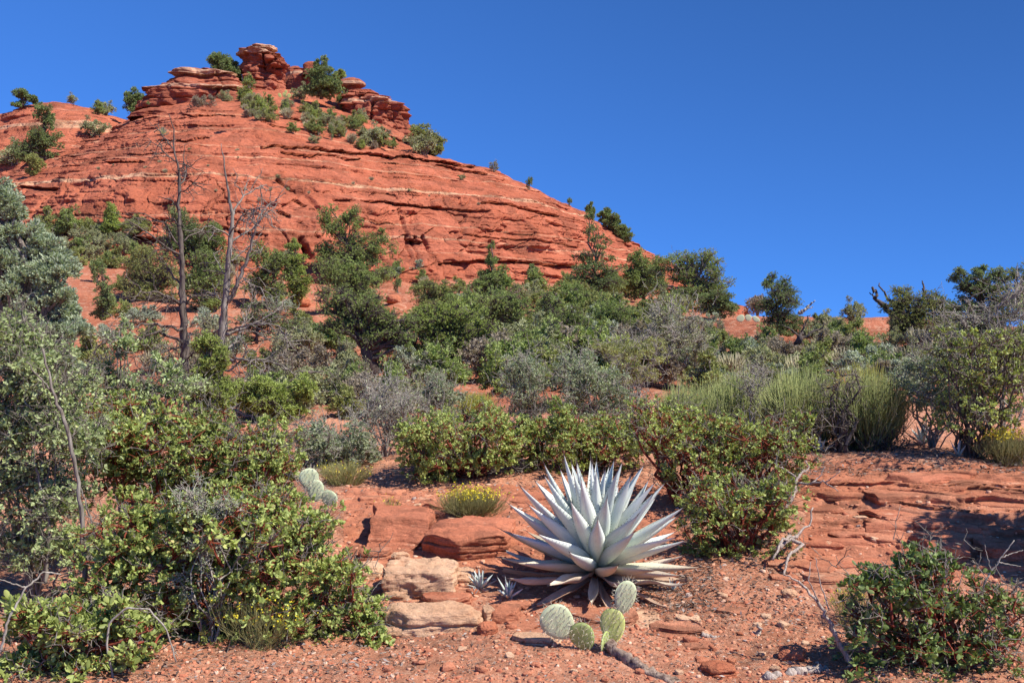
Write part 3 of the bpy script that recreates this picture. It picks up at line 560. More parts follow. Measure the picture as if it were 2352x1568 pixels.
# ------------------------------------------------------------------ plants
def jit_path(A, B, n, j):
    """n+1 points from each A to each B, sagging and wandering"""
    A = np.atleast_2d(A); B = np.atleast_2d(B); t = np.linspace(0, 1, n+1)[None, :, None]
    L = np.linalg.norm(B-A, axis=1)[:, None, None]
    P = A[:, None]*(1-t)+B[:, None]*t; P = P+rng.normal(size=P.shape)*L*j*np.sin(np.pi*t); return P
def seg_from(P, r0, r1, mb, sides, a=None):
    m, n1, _ = P.shape; n = n1-1; r0 = np.broadcast_to(r0, (m,)); r1 = np.broadcast_to(r1, (m,))
    t = np.linspace(0, 1, n1)[None]; R = r0[:, None]*(1-t)+r1[:, None]*t
    V, Fc = tubes(P[:, :-1].reshape(-1, 3), P[:, 1:].reshape(-1, 3), R[:, :-1].ravel(), R[:, 1:].ravel(), sides); mb.add(V, Fc)
def plant(name, label, cat, base, blobs, Y=None, group=None, leaf=L_jun, wood=B_grey, clumps=14, tips=14, per=10, ll=0.09, lw=0.03,
          tmpl=T_DIA, spread=0.9, up=0.3, tr=0.06, crad=0.30, trunk=True, twig=0.004, shell=0.55, fol='foliage', wd='branches', bare=0.0,
          leaf_parts=0, lean=None, shapeup=0.0, tipspread=1.0, dead=0, stems=5, flower=None, rnd=(0, 1), sides=5, cvar=0.25):
    """base (u, v); blobs (u, v, ru, rv[, depth m, dY]) in image units at distance Y"""
    if Y is None: Y = pick(*base)
    b0 = W(base[0], base[1], Y); s = Y/F
    x, y = b0[0], b0[1]
    gz = G(x, y) if Y < 16 else None
    if gz is not None: b0[2] = gz-0.02
    root = empty(name, b0, label, cat, group)
    TP, TD, TC, CP, CB = [], [], [], [], []
    mw = MB(); bl = []
    for q in blobs:
        u, v, ru, rv = q[:4]; rd = q[4] if len(q) > 4 else ru*s*0.9; dY = q[5] if len(q) > 5 else 0.0
        c = W(u, v, Y+dY); bl.append((c, np.array([ru*s, rd, rv*s])))
    vol = np.array([np.prod(r)**(2/3.) for c, r in bl]); vol /= vol.max()
    for (c, r), w in zip(bl, vol):
        k = max(3, int(clumps*w)); d = rdir(k, 0.25); rad = shell+(1.10-shell)*rng.random((k, 1))
        cc = c+d*r*rad; CP.append(cc); CB.append(np.repeat(c[None], k, 0))
        nt_ = tips; o = rng.normal(size=(k, nt_, 3)); o = o/np.linalg.norm(o, axis=-1, keepdims=True)*(rng.random((k, nt_, 1))**0.4)
        sz = crad*r*(0.7+0.6*rng.random((k, 1)))
        tp = cc[:, None]+o*sz[:, None]*tipspread; TP.append(tp.reshape(-1, 3)); TC.append(np.repeat(cc, nt_, 0))
        td = norm(o*0.8+norm((tp-c)/r)*0.7+np.array([0, 0, up])); TD.append(td.reshape(-1, 3))
    CP, CB, TP, TD, TC = map(np.concatenate, (CP, CB, TP, TD, TC))
    lowest = b0[2]+0.01; TP[:, 2] = np.maximum(TP[:, 2], lowest)
    # wood
    allc = np.array([c for c, r in bl]); tops = allc[np.argmax(allc[:, 2])]; rt = bl[int(np.argmax(allc[:, 2]))][1][2]
    if trunk:
        top = np.array([tops[0], tops[1], tops[2]+0.5*rt]); nT = 7; t = np.linspace(0, 1, nT)[:, None]
        Tp = b0*(1-t)+top*t; Tp[1:-1, :2] += rng.normal(size=(nT-2, 2))*np.linalg.norm(top-b0)*0.025
        if lean is not None: Tp[:, 0] += np.sin(np.pi*t[:, 0])*lean
        V_, F_ = polytube(Tp, tr*(1-0.8*t[:, 0]), 8, 0.25); mw.add(V_, F_)
        hz = np.clip((CP[:, 2]-b0[2])/(top[2]-b0[2])*(0.55+0.3*rng.random(len(CP))), 0.05, 1)
        A = np.stack([np.interp(hz, t[:, 0], Tp[:, k]) for k in range(3)], 1); ra = tr*(1-0.8*hz)*0.45
    else:
        # several stems from the root crown to the blobs
        S = []; 
        for (c, r) in bl:
            for q in range(max(1, int(stems))):
                e = c+rdir(1)[0]*r*0.45; S.append(e)
        S = np.array(S); P = jit_path(np.repeat((b0+[0, 0, -.03])[None], len(S), 0)+rng.normal(size=(len(S), 3))*[tr*1.5, tr*1.5, 0], S, 5, 0.07)
        seg_from(P, tr*(0.6+0.5*rng.random(len(S))), tr*0.35, mw, sides)
        nodes = P[:, 2:].reshape(-1, 3); D = np.linalg.norm(CP[:, None]-nodes[None], axis=-1)+0.4*np.maximum(0, nodes[None, :, 2]-CP[:, None, 2])
        A = nodes[np.argmin(D, 1)]; ra = np.full(len(CP), tr*0.4)
    P = jit_path(A, CP, 3, 0.08); seg_from(P, ra, ra*0.4+twig*0.5, mw, sides)
    if twig > 0:
        P = jit_path(TC, TP, 2, 0.10); seg_from(P, twig, twig*0.5, mw, 3)
    mt = MB()
    if bare > 0:
        nb = int(bare*len(CP)); ii = rng.integers(0, len(CP), nb); e = CP[ii]+norm(CP[ii]-allc.mean(0)+rng.normal(size=(nb, 3))*0.25+[0, 0, .2])*(rng.random((nb, 1))*0.5+0.3)*np.array([r for c, r in bl]).mean()*1.0
        P = jit_path(CP[ii], e, 4, 0.06); seg_from(P, twig*1.4, twig*0.5, mt, 3)
        f = P[:, 1:4].reshape(-1, 3); e2 = f+rdir(len(f), 0.4)*0.25*np.array([r for c, r in bl]).mean(); P2 = jit_path(f, e2, 2, 0.08); seg_from(P2, twig, twig*0.4, mt, 3)
    link(wd, mw.mesh(wd, wood, b0), root)
    if dead:
        ii = rng.integers(0, len(CP), dead); mr = np.array([r.mean() for c, r in bl]).mean(); A = CP[ii]+rng.normal(size=(dead, 3))*mr*.35; A[:, 2] = np.maximum(A[:, 2], b0[2]); B_ = A+rdir(dead, .25)*mr*(.3+.7*rng.random((dead, 1)))
        md = mt; Pd = jit_path(A, B_, 4, .09); seg_from(Pd, twig*1.1, twig*.5, md, 3); A2 = Pd[:, 1:4].reshape(-1, 3); B2 = A2+rdir(len(A2), .1)*mr*.28*(.4+rng.random((len(A2), 1))); seg_from(jit_path(A2, B2, 2, .1), twig*.6, twig*.3, md, 3)
    if mt.n:
        tag(link('dead_twigs', mt.mesh('dead_twigs', B_pale if wood is B_pale else B_grey, b0), root), kind='stuff')
    # foliage
    mf = MB(); n = len(TP)*per; O = np.repeat(TP, per, 0); D0 = np.repeat(TD, per, 0)
    O = O+rng.normal(size=O.shape)*ll*0.22; Dd = norm(D0*(1.0-0.35*spread)+rdir(n)*spread+[0, 0, shapeup]); Nn = rdir(n)
    if tmpl is T_OVAL: Nn = norm(-D0+rng.normal(size=(n, 3))*0.45)
    cl = np.repeat(np.repeat(rng.random(len(CP)), tips), per); a = np.clip(rnd[0]+(rnd[1]-rnd[0])*(cvar*cl+(1-cvar)*rng.random(n)), 0, 1)
    kz = np.repeat(np.repeat(.72+.5*rng.random(len(CP)), tips), per); L = ll*(0.65+0.6*rng.random(n))*kz; Wd = lw*(0.75+0.5*rng.random(n))*kz
    sel = np.zeros(n, bool)
    if leaf_parts:
        cam_p = np.array([0, 0, EYE]); uu = 1176+F*O[:, 0]/O[:, 1]; vv = 784-F*(O[:, 2]-EYE)/O[:, 1]
        ok = (uu > 10) & (uu < 2340) & (vv < 1555) & (vv > 0); dist = np.linalg.norm(O-cam_p, axis=1)+np.where(ok, 0, 99)+rng.random(n)*0.25
        sel[np.argsort(dist)[:leaf_parts]] = True
    leaves(mf, O[~sel], Dd[~sel], Nn[~sel], L[~sel], Wd[~sel], tmpl, a[~sel])
    tag(link(fol, mf.mesh(fol, leaf, b0), root), kind='stuff')
    if leaf_parts:
        protos = []
        for k in range(10):
            mb1 = MB(); leaves(mb1, np.zeros((1, 3)), np.array([[0, 1., 0]]), np.array([[0, 0, 1.]]), 1.0, lw/ll, tmpl, np.array([min(1, (k+0.5)/10)])); protos.append(mb1.mesh('leaf', leaf))
        for k in np.where(sel)[0]:
            d = Dd[k]; xx = norm(np.cross(d, Nn[k])); zz = np.cross(xx, d); Mx = Matrix(((*[xx[0], d[0], zz[0]], 0), (*[xx[1], d[1], zz[1]], 0), (*[xx[2], d[2], zz[2]], 0), (0, 0, 0, 1)))
            o = bpy.data.objects.new('leaf', protos[min(9, int(a[k]*10))]); COL.objects.link(o); o.parent = root
            o.matrix_local = Matrix.Translation(Vector(O[k]-b0)) @ Mx @ Matrix.Scale(float(L[k]), 4)
    return root
MZ = dict(leaf=L_manz, wood=B_red, tmpl=T_OVAL, per=8, ll=0.036, lw=0.018, up=0.9, spread=0.8, dead=60, tr=0.014, trunk=False, twig=0.0028, shell=0.35, cat='shrub', cvar=0.15)
def mz(name, label, base, blobs, Y, **k):
    d = dict(MZ); d.update(k); c = d.pop('cat'); return plant(name, label, c, base, blobs, Y, **d)
def broom(name, label, cat, base, w, h, Y, n=500, leaf=L_tea, r=0.0022, flare=0.5, flowers=0, fl_size=0.008, curve=0.15, tufts=0, deadbase=0, group=None, wood=None, lean=0.0, dome=0.35, fpart='flower_heads', topn=0.35, sub=2):
    """shrub of many thin upright stems; w, h in image units"""
    b0 = W(base[0], base[1], Y) 
    if Y < 16: b0[2] = G(b0[0], b0[1])-0.01
    s = Y/F; wr = w*s/2; hh = h*s; root = empty(name, b0, label, cat, group); mb = MB()
    ang = rng.random(n)*2*np.pi; rr = np.sqrt(rng.random(n)); e = np.stack([np.cos(ang)*rr*wr+lean, np.sin(ang)*rr*wr*0.8, hh*(1-dome*rr**2)*(0.62+0.38*rng.random(n))], 1)
    st = np.stack([np.cos(ang)*rr*wr*(1-flare), np.sin(ang)*rr*wr*(1-flare)*0.8, 0*rr], 1)*1.0
    mid = st*0.45+e*0.55; mid[:, :2] = st[:, :2]*0.55+e[:, :2]*0.45+rng.normal(size=(n, 2))*wr*0.05
    mid2 = mid*0.45+e*0.55+np.c_[rng.normal(size=(n, 2))*wr*0.03, np.zeros(n)]
    P = np.stack([st, mid, mid2, e], 1); 
    a = rng.random(n)
    if tufts:
        kt = rng.integers(0, tufts, n); ta = rng.random(tufts)*6.28; tr_ = np.sqrt((np.arange(tufts)+.5)/tufts); tc_ = np.stack([np.cos(ta)*tr_*wr*.62, np.sin(ta)*tr_*wr*.5], 1); th_ = .68+.32*rng.random(tufts)
        sp_ = rng.normal(size=(n, 2))*wr*.30; hh_ = hh*th_[kt]*(.55+.45*rng.random(n)**.6)*(1-.25*np.clip(np.linalg.norm(sp_, axis=1)/wr, 0, 1.2)); root_ = tc_[kt]*.72+rng.normal(size=(n, 2))*wr*.06
        P[:, 0] = np.c_[root_, np.zeros(n)]; P[:, 1] = np.c_[tc_[kt]*.90+sp_*.5+rng.normal(size=(n, 2))*wr*.03, hh_*.33]; P[:, 2] = np.c_[tc_[kt]*.98+sp_*.85+rng.normal(size=(n, 2))*wr*.03, hh_*.66]; P[:, 3] = np.c_[tc_[kt]+sp_*1.0, hh_]; mid, mid2, e = P[:, 1], P[:, 2], P[:, 3]
    R = [r*1.3, r, r*0.8, r*0.35]
    for k in range(3):
        V, Fc = tubes(P[:, k], P[:, k+1], R[k], R[k+1], 3); mb.add(V, Fc, np.repeat(a, 6))
    # side twigs
    for q in range(sub):
        t = rng.random((n, 1)); p = mid*(1-t)+mid2*t; q_ = p+norm(norm(e-mid)+rng.normal(size=(n, 3))*0.28)*hh*(0.12+0.22*rng.random((n, 1)))
        V, Fc = tubes(p, q_, r*0.8, r*0.35, 3); mb.add(V, Fc, np.repeat(a, 6))
        if q == 0: e2 = q_
    tag(link('stems', mb.mesh('stems', leaf), root), kind='stuff')
    if deadbase:
        A = np.c_[rng.normal(size=(deadbase, 2))*wr*.45, rng.random(deadbase)*hh*.12]; B_ = A+rdir(deadbase, .7)*hh*(.12+.33*rng.random((deadbase, 1))); md = MB(); Pd = jit_path(A, B_, 4, .10); seg_from(Pd, r*1.6, r*.7, md, 3); A2 = Pd[:, 1:4].reshape(-1, 3); seg_from(jit_path(A2, A2+rdir(len(A2), .3)*hh*.12, 2, .1), r*.8, r*.4, md, 3)
        tag(link('dead_stems', md.mesh('dead_stems', B_dead), root), kind='stuff')
    if flowers:
        fb = MB(); pts = np.concatenate([e, e2]) if sub else e; hi = pts[:, 2] > hh*topn; pts = pts[hi]; ii = rng.integers(0, len(pts), flowers); O = pts[ii]+rng.normal(size=(flowers, 3))*0.012
        for q in range(2): leaves(fb, O, rdir(flowers, 0.3), rdir(flowers, 0.2), fl_size*(0.7+0.6*rng.random(flowers)), fl_size*0.9, T_DIA, rng.random(flowers))
        tag(link(fpart, fb.mesh(fpart, L_flower), root), kind='stuff')
    return root

# ---- big agave
def agave_mats():
    m, nt, b, out = mat('agave_leaf'); r = attr(nt, 'rnd'); tc = nt.nodes.new('ShaderNodeTexCoord'); P = tc.outputs['Object']
    oi = nt.nodes.new('ShaderNodeObjectInfo')
    c = ramp(nt, r, [(0, (.51, .56, .41)), (.25, (.61, .64, .56)), (.7, (.64, .67, .62)), (1, (.61, .63, .59))])
    v = ramp(nt, oi.outputs['Random'], [(0, (.86, .90, .86)), (1, (1.08, 1.06, 1.04))]); c = mixc(nt, 1.0, c, v, 'MULTIPLY')
    f = ntex(nt, mapping(nt, P, (6, 6, 6)), 1.0, 4, 0.6); c = mixc(nt, 1.0, c, ramp(nt, f, [(.3, (.9,)*3), (.7, (1.07,)*3)]), 'MULTIPLY')
    edge = ramp(nt, ntex(nt, mapping(nt, P, (34, 5, 34)), 1.0, 4, .6, 1.2), [(.44, (1, 1, 1)), (.5, (.86, .88, .88)), (.56, (1, 1, 1))]); c = mixc(nt, .8, c, edge, 'MULTIPLY')
    sc = ramp(nt, ntex(nt, P, 60, 3, .6), [(.68, (1, 1, 1)), (.76, (.55, .46, .38))]); c = mixc(nt, .7, c, sc, 'MULTIPLY'); c = mixc(nt, ramp(nt, r, [(.93, G_), (1, (.8,)*3)]), c, (.30, .20, .17))
    nt.links.new(c, b.inputs['Base Color']); b.inputs['Roughness'].default_value = 0.6; b.inputs['Specular IOR Level'].default_value = 0.25
    m5, nt, b, out = mat('ageing_agave_leaf'); r = attr(nt, 'rnd'); tc = nt.nodes.new('ShaderNodeTexCoord'); f = ntex(nt, mapping(nt, tc.outputs['Object'], (10, 4, 10)), 1.0, 6, 0.7)
    c = ramp(nt, r, [(0, (.46, .47, .33)), (.5, (.54, .53, .41)), (.85, (.54, .47, .36)), (1, (.42, .33, .24))]); c = mixc(nt, 1.0, c, ramp(nt, f, [(.35, (.78, .74, .68)), (.6, (1.04, 1.03, 1.0))]), 'MULTIPLY')
    nt.links.new(c, b.inputs['Base Color']); b.inputs['Roughness'].default_value = 0.65
    m2, nt, b, out = mat('old_agave_leaf'); tc = nt.nodes.new('ShaderNodeTexCoord'); f = ntex(nt, mapping(nt, tc.outputs['Object'], (14, 3, 14)), 1.0, 6, 0.7)
    nt.links.new(ramp(nt, f, [(.35, (.36, .27, .19)), (.6, (.55, .46, .35)), (.75, (.60, .55, .45))]), b.inputs['Base Color'])
    m3, nt, b, out = mat('dry_agave_leaf'); tc = nt.nodes.new('ShaderNodeTexCoord'); f = ntex(nt, mapping(nt, tc.outputs['Object'], (20, 3, 20)), 1.0, 6, 0.7)
    nt.links.new(ramp(nt, f, [(.35, (.24, .14, .09)), (.65, (.46, .32, .22))]), b.inputs['Base Color'])
    m4, nt, b, out = mat('agave_spine'); b.inputs['Base Color'].default_value = (.055, .032, .035, 1); b.inputs['Roughness'].default_value = 0.5
    return m, m2, m3, m4, m5
AG, AGO, AGD, AGS, AGB = agave_mats()
def agave_leaf(L, Wm, curl, bend=0.0, nL=18, nW=8, thick=0.012, wob=0.0):
    """leaf lying along +Y, upper side +Z"""
    t = np.linspace(0, 1, nL); w = np.interp(t, [0, .12, .3, .45, .62, .8, .93, 1], [.55, .66, .9, 1, .86, .48, .16, .015])*Wm/2
    x = np.linspace(-1, 1, nW); chan = curl*(x**2)[None]*w[:, None]*(1.15-0.3*t[:, None])
    ang = bend*t; yy = np.r_[0, np.cumsum(np.cos((ang[1:]+ang[:-1])/2))*L/(nL-1)]; zz = np.r_[0, np.cumsum(np.sin((ang[1:]+ang[:-1])/2))*L/(nL-1)]
    X = w[:, None]*x[None]*(1-0.12*curl); Yv = yy[:, None]-np.sin(ang)[:, None]*chan; Z = zz[:, None]+np.cos(ang)[:, None]*chan+wob*np.sin(t*9+x[None]*2)[..., ] if False else zz[:, None]+np.cos(ang)[:, None]*chan
    if wob: Z = Z+wob*noise(t[:, None]*4+L*50, x[None]*1.2, Wm*70)
    top = np.stack([X, Yv, Z], -1)
    th = thick*(1-t**2*0.85)[:, None]*(1-np.abs(x)[None]**2.5); bot = top.copy(); bot[..., 2] -= th*1.6
    V = np.r_[top.reshape(-1, 3), bot.reshape(-1, 3)]; Fq = grid_faces(nL, nW); n = nL*nW
    e = []
    for i in range(nL-1):
        e.append([i*nW, (i+1)*nW, (i+1)*nW+n, i*nW+n]); e.append([i*nW+nW-1, i*nW+nW-1+n, (i+1)*nW+nW-1+n, (i+1)*nW+nW-1])
    tip = top[-1].mean(0); tipd = norm(top[-1].mean(0)-top[-3].mean(0)); edges = (top[:, 0], top[:, -1])
    return V, [Fq, Fq[:, ::-1]+n, np.array(e)], np.r_[np.repeat(t, nW), np.repeat(t, nW)], tip, tipd, edges
def frame(el, az):
    """matrix turning the +Y leaf to azimuth az, elevation el, upper side towards the plant's axis"""
    return Matrix.Rotation(az, 4, 'Z') @ Matrix.Rotation(el, 4, 'X')
def build_agave(root, specs, tooth=True, spine=0.03):
    k = 0
    for (L, Wm, curl, bend, el, az, r0, z0, m_, wob) in specs:
        V, Fs, a, tip, td, ed = agave_leaf(L, Wm, curl, bend, wob=wob, thick=min(0.014, Wm*0.13)); me = mesh_np('leaf', V, Fs, m_, {'rnd': a}, smooth=True)
        o = bpy.data.objects.new('leaf', me); COL.objects.link(o); o.parent = root
        o.matrix_local = Matrix.Translation((-math.sin(az)*r0, math.cos(az)*r0, z0)) @ frame(el, az)
        if spine:
            Vs, Fp = tubes(tip[None]-td*0.004, (tip+td*spine)[None], 0.0028, 0.0003, 5); link('spine', mesh_np('spine', Vs, [Fp], AGS), o)
        if tooth:
            mb = MB()
            for s_, E in zip((-1, 1), ed):
                E = resample(E, 22)[2:-2]; O = E; D = np.repeat(np.array([[s_*1.0, 0.15, 0.35]]), len(E), 0); leaves(mb, O, D+rng.normal(size=D.shape)*.15, np.repeat(np.array([[0, 0, 1.]]), len(E), 0)+.01, 0.011, 0.006, T_DIA)
            tag(link('teeth', mb.mesh('teeth', AGS), o), kind='stuff')
AX, AY = (1368-1176)/F*6.25, 6.25; AZ = G(AX, AY)
big = empty('agave', (AX, AY, AZ-0.02), 'huge pale blue-green agave rosette in the middle of the foreground', 'agave')
specs = []
NA = 86
for i in range(NA):
    t = i/(NA-1); az = i*2.39996+0.35; r_ = rng.normal
    el = math.radians(86-104*t**0.92)+r_()*0.05
    L = np.interp(t, [0, .15, .5, .8, 1], [.56, .63, .60, .56, .50])*(1+0.05*r_()); Wm = np.interp(t, [0, .2, .6, 1], [.084, .116, .128, .104])*(1+0.07*r_())
    z0 = np.interp(t, [0, .5, 1], [.24, .20, .09]); r0 = np.interp(t, [0, 1], [.015, .075]); curl = np.interp(t, [0, .5, 1], [.75, .62, .50])+0.10*r_(); bend = np.interp(t, [0, .4, .75, 1], [0.02, .16, .28, .30])+0.09*r_(); az += .07*r_(); el += .035*r_()
    m_ = AG if t < 0.62+.08*rng.random() else AGB if t < 0.78 else (AGO if t < 0.91 else AGD); wob = 0.0 if t < 0.8 else 0.015
    if t > 0.8: Wm *= 0.8
    t > .86 and (Wm := Wm*.75)
    specs.append((float(L), float(Wm), float(curl), float(bend), el, az, float(r0), float(z0), m_, wob))
build_agave(big, specs, spine=.045)
def small_agave(label, u, v, w, group=None, n=16, name='agave', Y=None, seed_el=0.0, cat='agave', dry=2):
    Y = Y or pick(u, v); b = W(u, v, Y); 
    if Y < 16: b[2] = G(b[0], b[1])
    root = empty(name, b-[0, 0, .01], label, cat, group); S = w*Y/F/2*1.15; sp = []
    for i in range(n):
        t = i/(n-1); el = math.radians(82-70*t+seed_el)+rng.normal()*.08
        sp.append((S*(1+.12*rng.normal()), S*0.20, .7, .15, el, i*2.4+u, S*.05, S*(.18-.12*t), AG if i < n-dry else AGO, 0.0))
    build_agave(root, sp, tooth=False, spine=S*0.12); return root
small_agave('small agave pup beside the pale block left of the giant agave', 1102, 1352, 74)
small_agave('tiny agave pup in front of the small one left of the giant agave', 1088, 1366, 36, n=9)
small_agave('dark spiky agave pup in the shade under the giant agave, left side', 1168, 1378, 70, n=14)
small_agave('pale agave pup peeking out under the right side of the giant agave', 1545, 1350, 44, n=8)
small_agave('agave pup standing on bare ground between the manzanita and the yellow flowered bush at right', 2202, 1052, 62, n=8)
small_agave('grey agave half hidden under the crooked branches of the right hand manzanita', 2120, 1020, 84, n=14)
small_agave('agave under the green stemmed shrubs at the right end of the manzanita', 1885, 1035, 56, n=10)
small_agave('little agave among manzanita twigs right of the giant agave', 1660, 1195, 50, n=9)

# ---- prickly pears
def pad_mats():
    out_ = []
    for nm, c0, c1 in (('pale_pad', (.42, .47, .27), (.50, .54, .35)), ('yellow_pad', (.42, .46, .13), (.50, .52, .19)), ('olive_pad', (.27, .33, .10), (.36, .41, .15))):
        m, nt, b, out = mat(nm); tc = nt.nodes.new('ShaderNodeTexCoord'); f = ntex(nt, tc.outputs['Object'], 16, 5, 0.6)
        c = ramp(nt, f, [(.35, c0), (.65, c1)]); nt.links.new(c, b.inputs['Base Color']); b.inputs['Roughness'].default_value = 0.5
        b.inputs['Subsurface Weight'].default_value = 0.0; out_.append(m)
    m, nt, b, out = mat('cactus_spine'); b.inputs['Base Color'].default_value = (.62, .55, .42, 1); b.inputs['Roughness'].default_value = 0.5; out_.append(m)
    m, nt, b, out = mat('areole'); b.inputs['Base Color'].default_value = (.16, .11, .06, 1); out_.append(m)
    return out_
PD = pad_mats()
def pad_geo(w, h, th=0.010, n=28, m_=9):
    """obovate pad standing in the XZ plane with its foot at the origin"""
    t = np.linspace(0, 2*np.pi, n, endpoint=False); x = np.sin(t); z = -np.cos(t)
    k = (z+1)/2; wx = x*w/2*(0.80+0.32*k); zz = k*h
    V = []; rad = [1, .94, .8, .5, 0.02]; dep = [0, .55, .85, 1, 1.05]; cz = h*0.53
    for s_ in (-1, 1):
        for r, d in zip(rad, dep): V.append(np.stack([wx*r, np.full(n, s_*d*th), cz+(zz-cz)*r], 1))
    V = np.concatenate(V); Fs = []; i = np.arange(n); j = (i+1) % n
    for k_ in range(4): Fs.append(np.stack([i+k_*n, j+k_*n, j+(k_+1)*n, i+(k_+1)*n], 1))
    for k_ in range(5, 9): Fs.append(np.stack([j+k_*n, i+k_*n, i+(k_+1)*n, j+(k_+1)*n], 1))
    Fs.append(np.stack([i, i+5*n, j+5*n, j], 1)); caps = [np.arange(n)[None]+4*n, (np.arange(n)+9*n)[None, ::-1]]
    return V, [np.concatenate(Fs)]+caps
def make_pad(root, loc, w, h, yaw, roll, pitch, mi, spines=True, dens=0.026, sl=0.030):
    V, Fs = pad_geo(w, h, th=min(0.012, w*0.08)); o = link('pad', mesh_np('pad', V, Fs, PD[mi], smooth=True), root)
    o.location = loc; o.rotation_euler = (pitch, roll, yaw)
    if spines:
        P, N = [], []; th = min(0.012, w*0.08)*1.0; row = 0; z = h*0.12
        while z < h*0.97:
            k = (z/h); half = w/2*math.sqrt(max(0, 1-(2*k-1)**2))*(0.80+0.32*k)*0.93; x = -half+(row % 2)*dens/2+0.004
            while x <= half: P.append((x+rng.normal()*.0015, -th, z)); N.append((0.15*rng.normal(), -1, 0.1)); x += dens
            row += 1; z += dens*0.86
        for a in np.linspace(-2.6, 2.6, int(14+w*60)): P.append((math.sin(a)*w/2*(0.80+0.32*(math.cos(a)+1)/2), 0, (math.cos(a)+1)/2*h)); N.append((math.sin(a), -0.1, math.cos(a)))
        P, N = np.array(P), np.array(N); n = len(P); mb = MB()
        for q in range(3):
            d = norm(N+rng.normal(size=N.shape)*0.45+[0, 0, -.15]); V, Fc = tubes(P, P+d*(sl*(0.5+0.8*rng.random((n, 1)))), 0.0011, 0.0002, 3); mb.add(V, Fc)
        tag(link('spines', mb.mesh('spines', PD[3]), o), kind='stuff')
        mb = MB(); d = norm(N); V, Fc = tubes(P-d*.001, P+d*.002, .0024, .0012, 5); mb.add(V, Fc); tag(link('areoles', mb.mesh('areoles', PD[4]), o), kind='stuff')
    return o
YC = 5.15; cb = W(1500, 1568, 4.85); cb[2] = G(cb[0], cb[1])-.02
pp = empty('prickly_pear', cb, 'prickly pear of five round pads on a woody stem in front of the giant agave', 'cactus')
def rel(u, v, Y, b): return tuple(W(u, v, Y)-b)
P_ = np.array([W(1610, 1600, 4.66), W(1560, 1578, 4.70), W(1520, 1560, 4.76), W(1485, 1545, 4.84), W(1450, 1522, 4.93), W(1420, 1500, 5.02), W(1398, 1476, 5.10)]); P_[0, 2] -= .02
Pq = resample(P_, 26); Pq[1:-1] += rng.normal(size=(24, 3))*.004; Rq = np.interp(np.linspace(0, 1, 26), [0, .5, 1], [.034, .030, .024]); V, Fs = polytube(Pq, Rq*(1+0.07*rng.normal(size=26)), 14, 0.55)
link('woody_stem', mesh_np('woody_stem', V-cb, Fs, B_cork), pp)
PX = 1/F*YC
make_pad(pp, rel(1309, 1462, YC+.02, cb), 78*PX, 90*PX, 0.10, -0.68, 0.05, 0)
make_pad(pp, rel(1352, 1492, YC, cb), 60*PX, 68*PX, -0.25, -0.42, 0.10, 2)
make_pad(pp, rel(1394, 1516, YC, cb), 58*PX, 72*PX, 1.15, -0.25, 0.0, 2)
make_pad(pp, rel(1408, 1476, YC+.01, cb), 60*PX, 80*PX, -0.15, -0.03, -0.05, 1)
make_pad(pp, rel(1427, 1408, YC+.02, cb), 52*PX, 78*PX, 0.15, 0.22, 0.05, 0)
def pear(label, u, v, pads, group=None, Y=None, mi=0, spines=False):
    Y = Y or pick(u, v); b = W(u, v, Y); root = empty('prickly_pear', b, label, 'cactus', group); s = Y/F
    for (pu, pv, w, h, roll, yaw) in pads: make_pad(root, rel(pu, pv, Y, b), w*s, h*s, yaw, roll, 0, mi, spines)
    return root
pear('prickly pear with three big pale pads poking out behind the left manzanita', 735, 1160, [(714, 1124, 46, 50, -.15, .3), (726, 1152, 40, 52, -.05, .1), (750, 1160, 44, 36, .3, -.2)], Y=6.5, spines=True)
pear('pale prickly pear clump on the red slope left of the dead trees', 410, 668, [(400, 655, 17, 24, -.4, 0), (412, 668, 18, 22, .1, .3), (428, 664, 18, 24, .2, 0), (445, 662, 20, 26, .5, .2), (436, 648, 15, 20, .1, 0), (455, 650, 14, 20, .3, .4)])
pear('prickly pear clump on the open red slope below the big left pinyon', 690, 755, [(680, 752, 11, 15, -.4, 0), (690, 752, 12, 17, 0, .2), (702, 754, 12, 15, .4, 0), (712, 750, 10, 14, .2, .1), (695, 740, 9, 12, -.2, 0), (706, 740, 10, 12, .3, 0)])
pear('yellowish prickly pear on the summit terrace under the rock tower', 655, 226, [(645, 224, 8, 11, -.5, 0), (653, 224, 9, 12, 0, 0), (661, 225, 9, 11, .4, 0), (656, 216, 7, 9, .1, 0)], mi=1)
pear('low spreading prickly pear on the bare red knoll left of the lone tree', 1720, 738, [(1705, 738, 20, 16, -.5, 0), (1718, 737, 16, 15, .1, 0), (1733, 738, 20, 12, .6, 0)])
pear('pale prickly pear beside the fallen grey branch on the slope', 690, 905, [(672, 905, 16, 22, -.3, 0), (685, 905, 16, 18, .3, .2), (702, 906, 22, 24, .5, 0)], Y=17)
pear('single pale cactus pad lying among the manzanita right of the giant agave', 1697, 1205, [(1690, 1208, 28, 30, .9, .2)], Y=7.2)
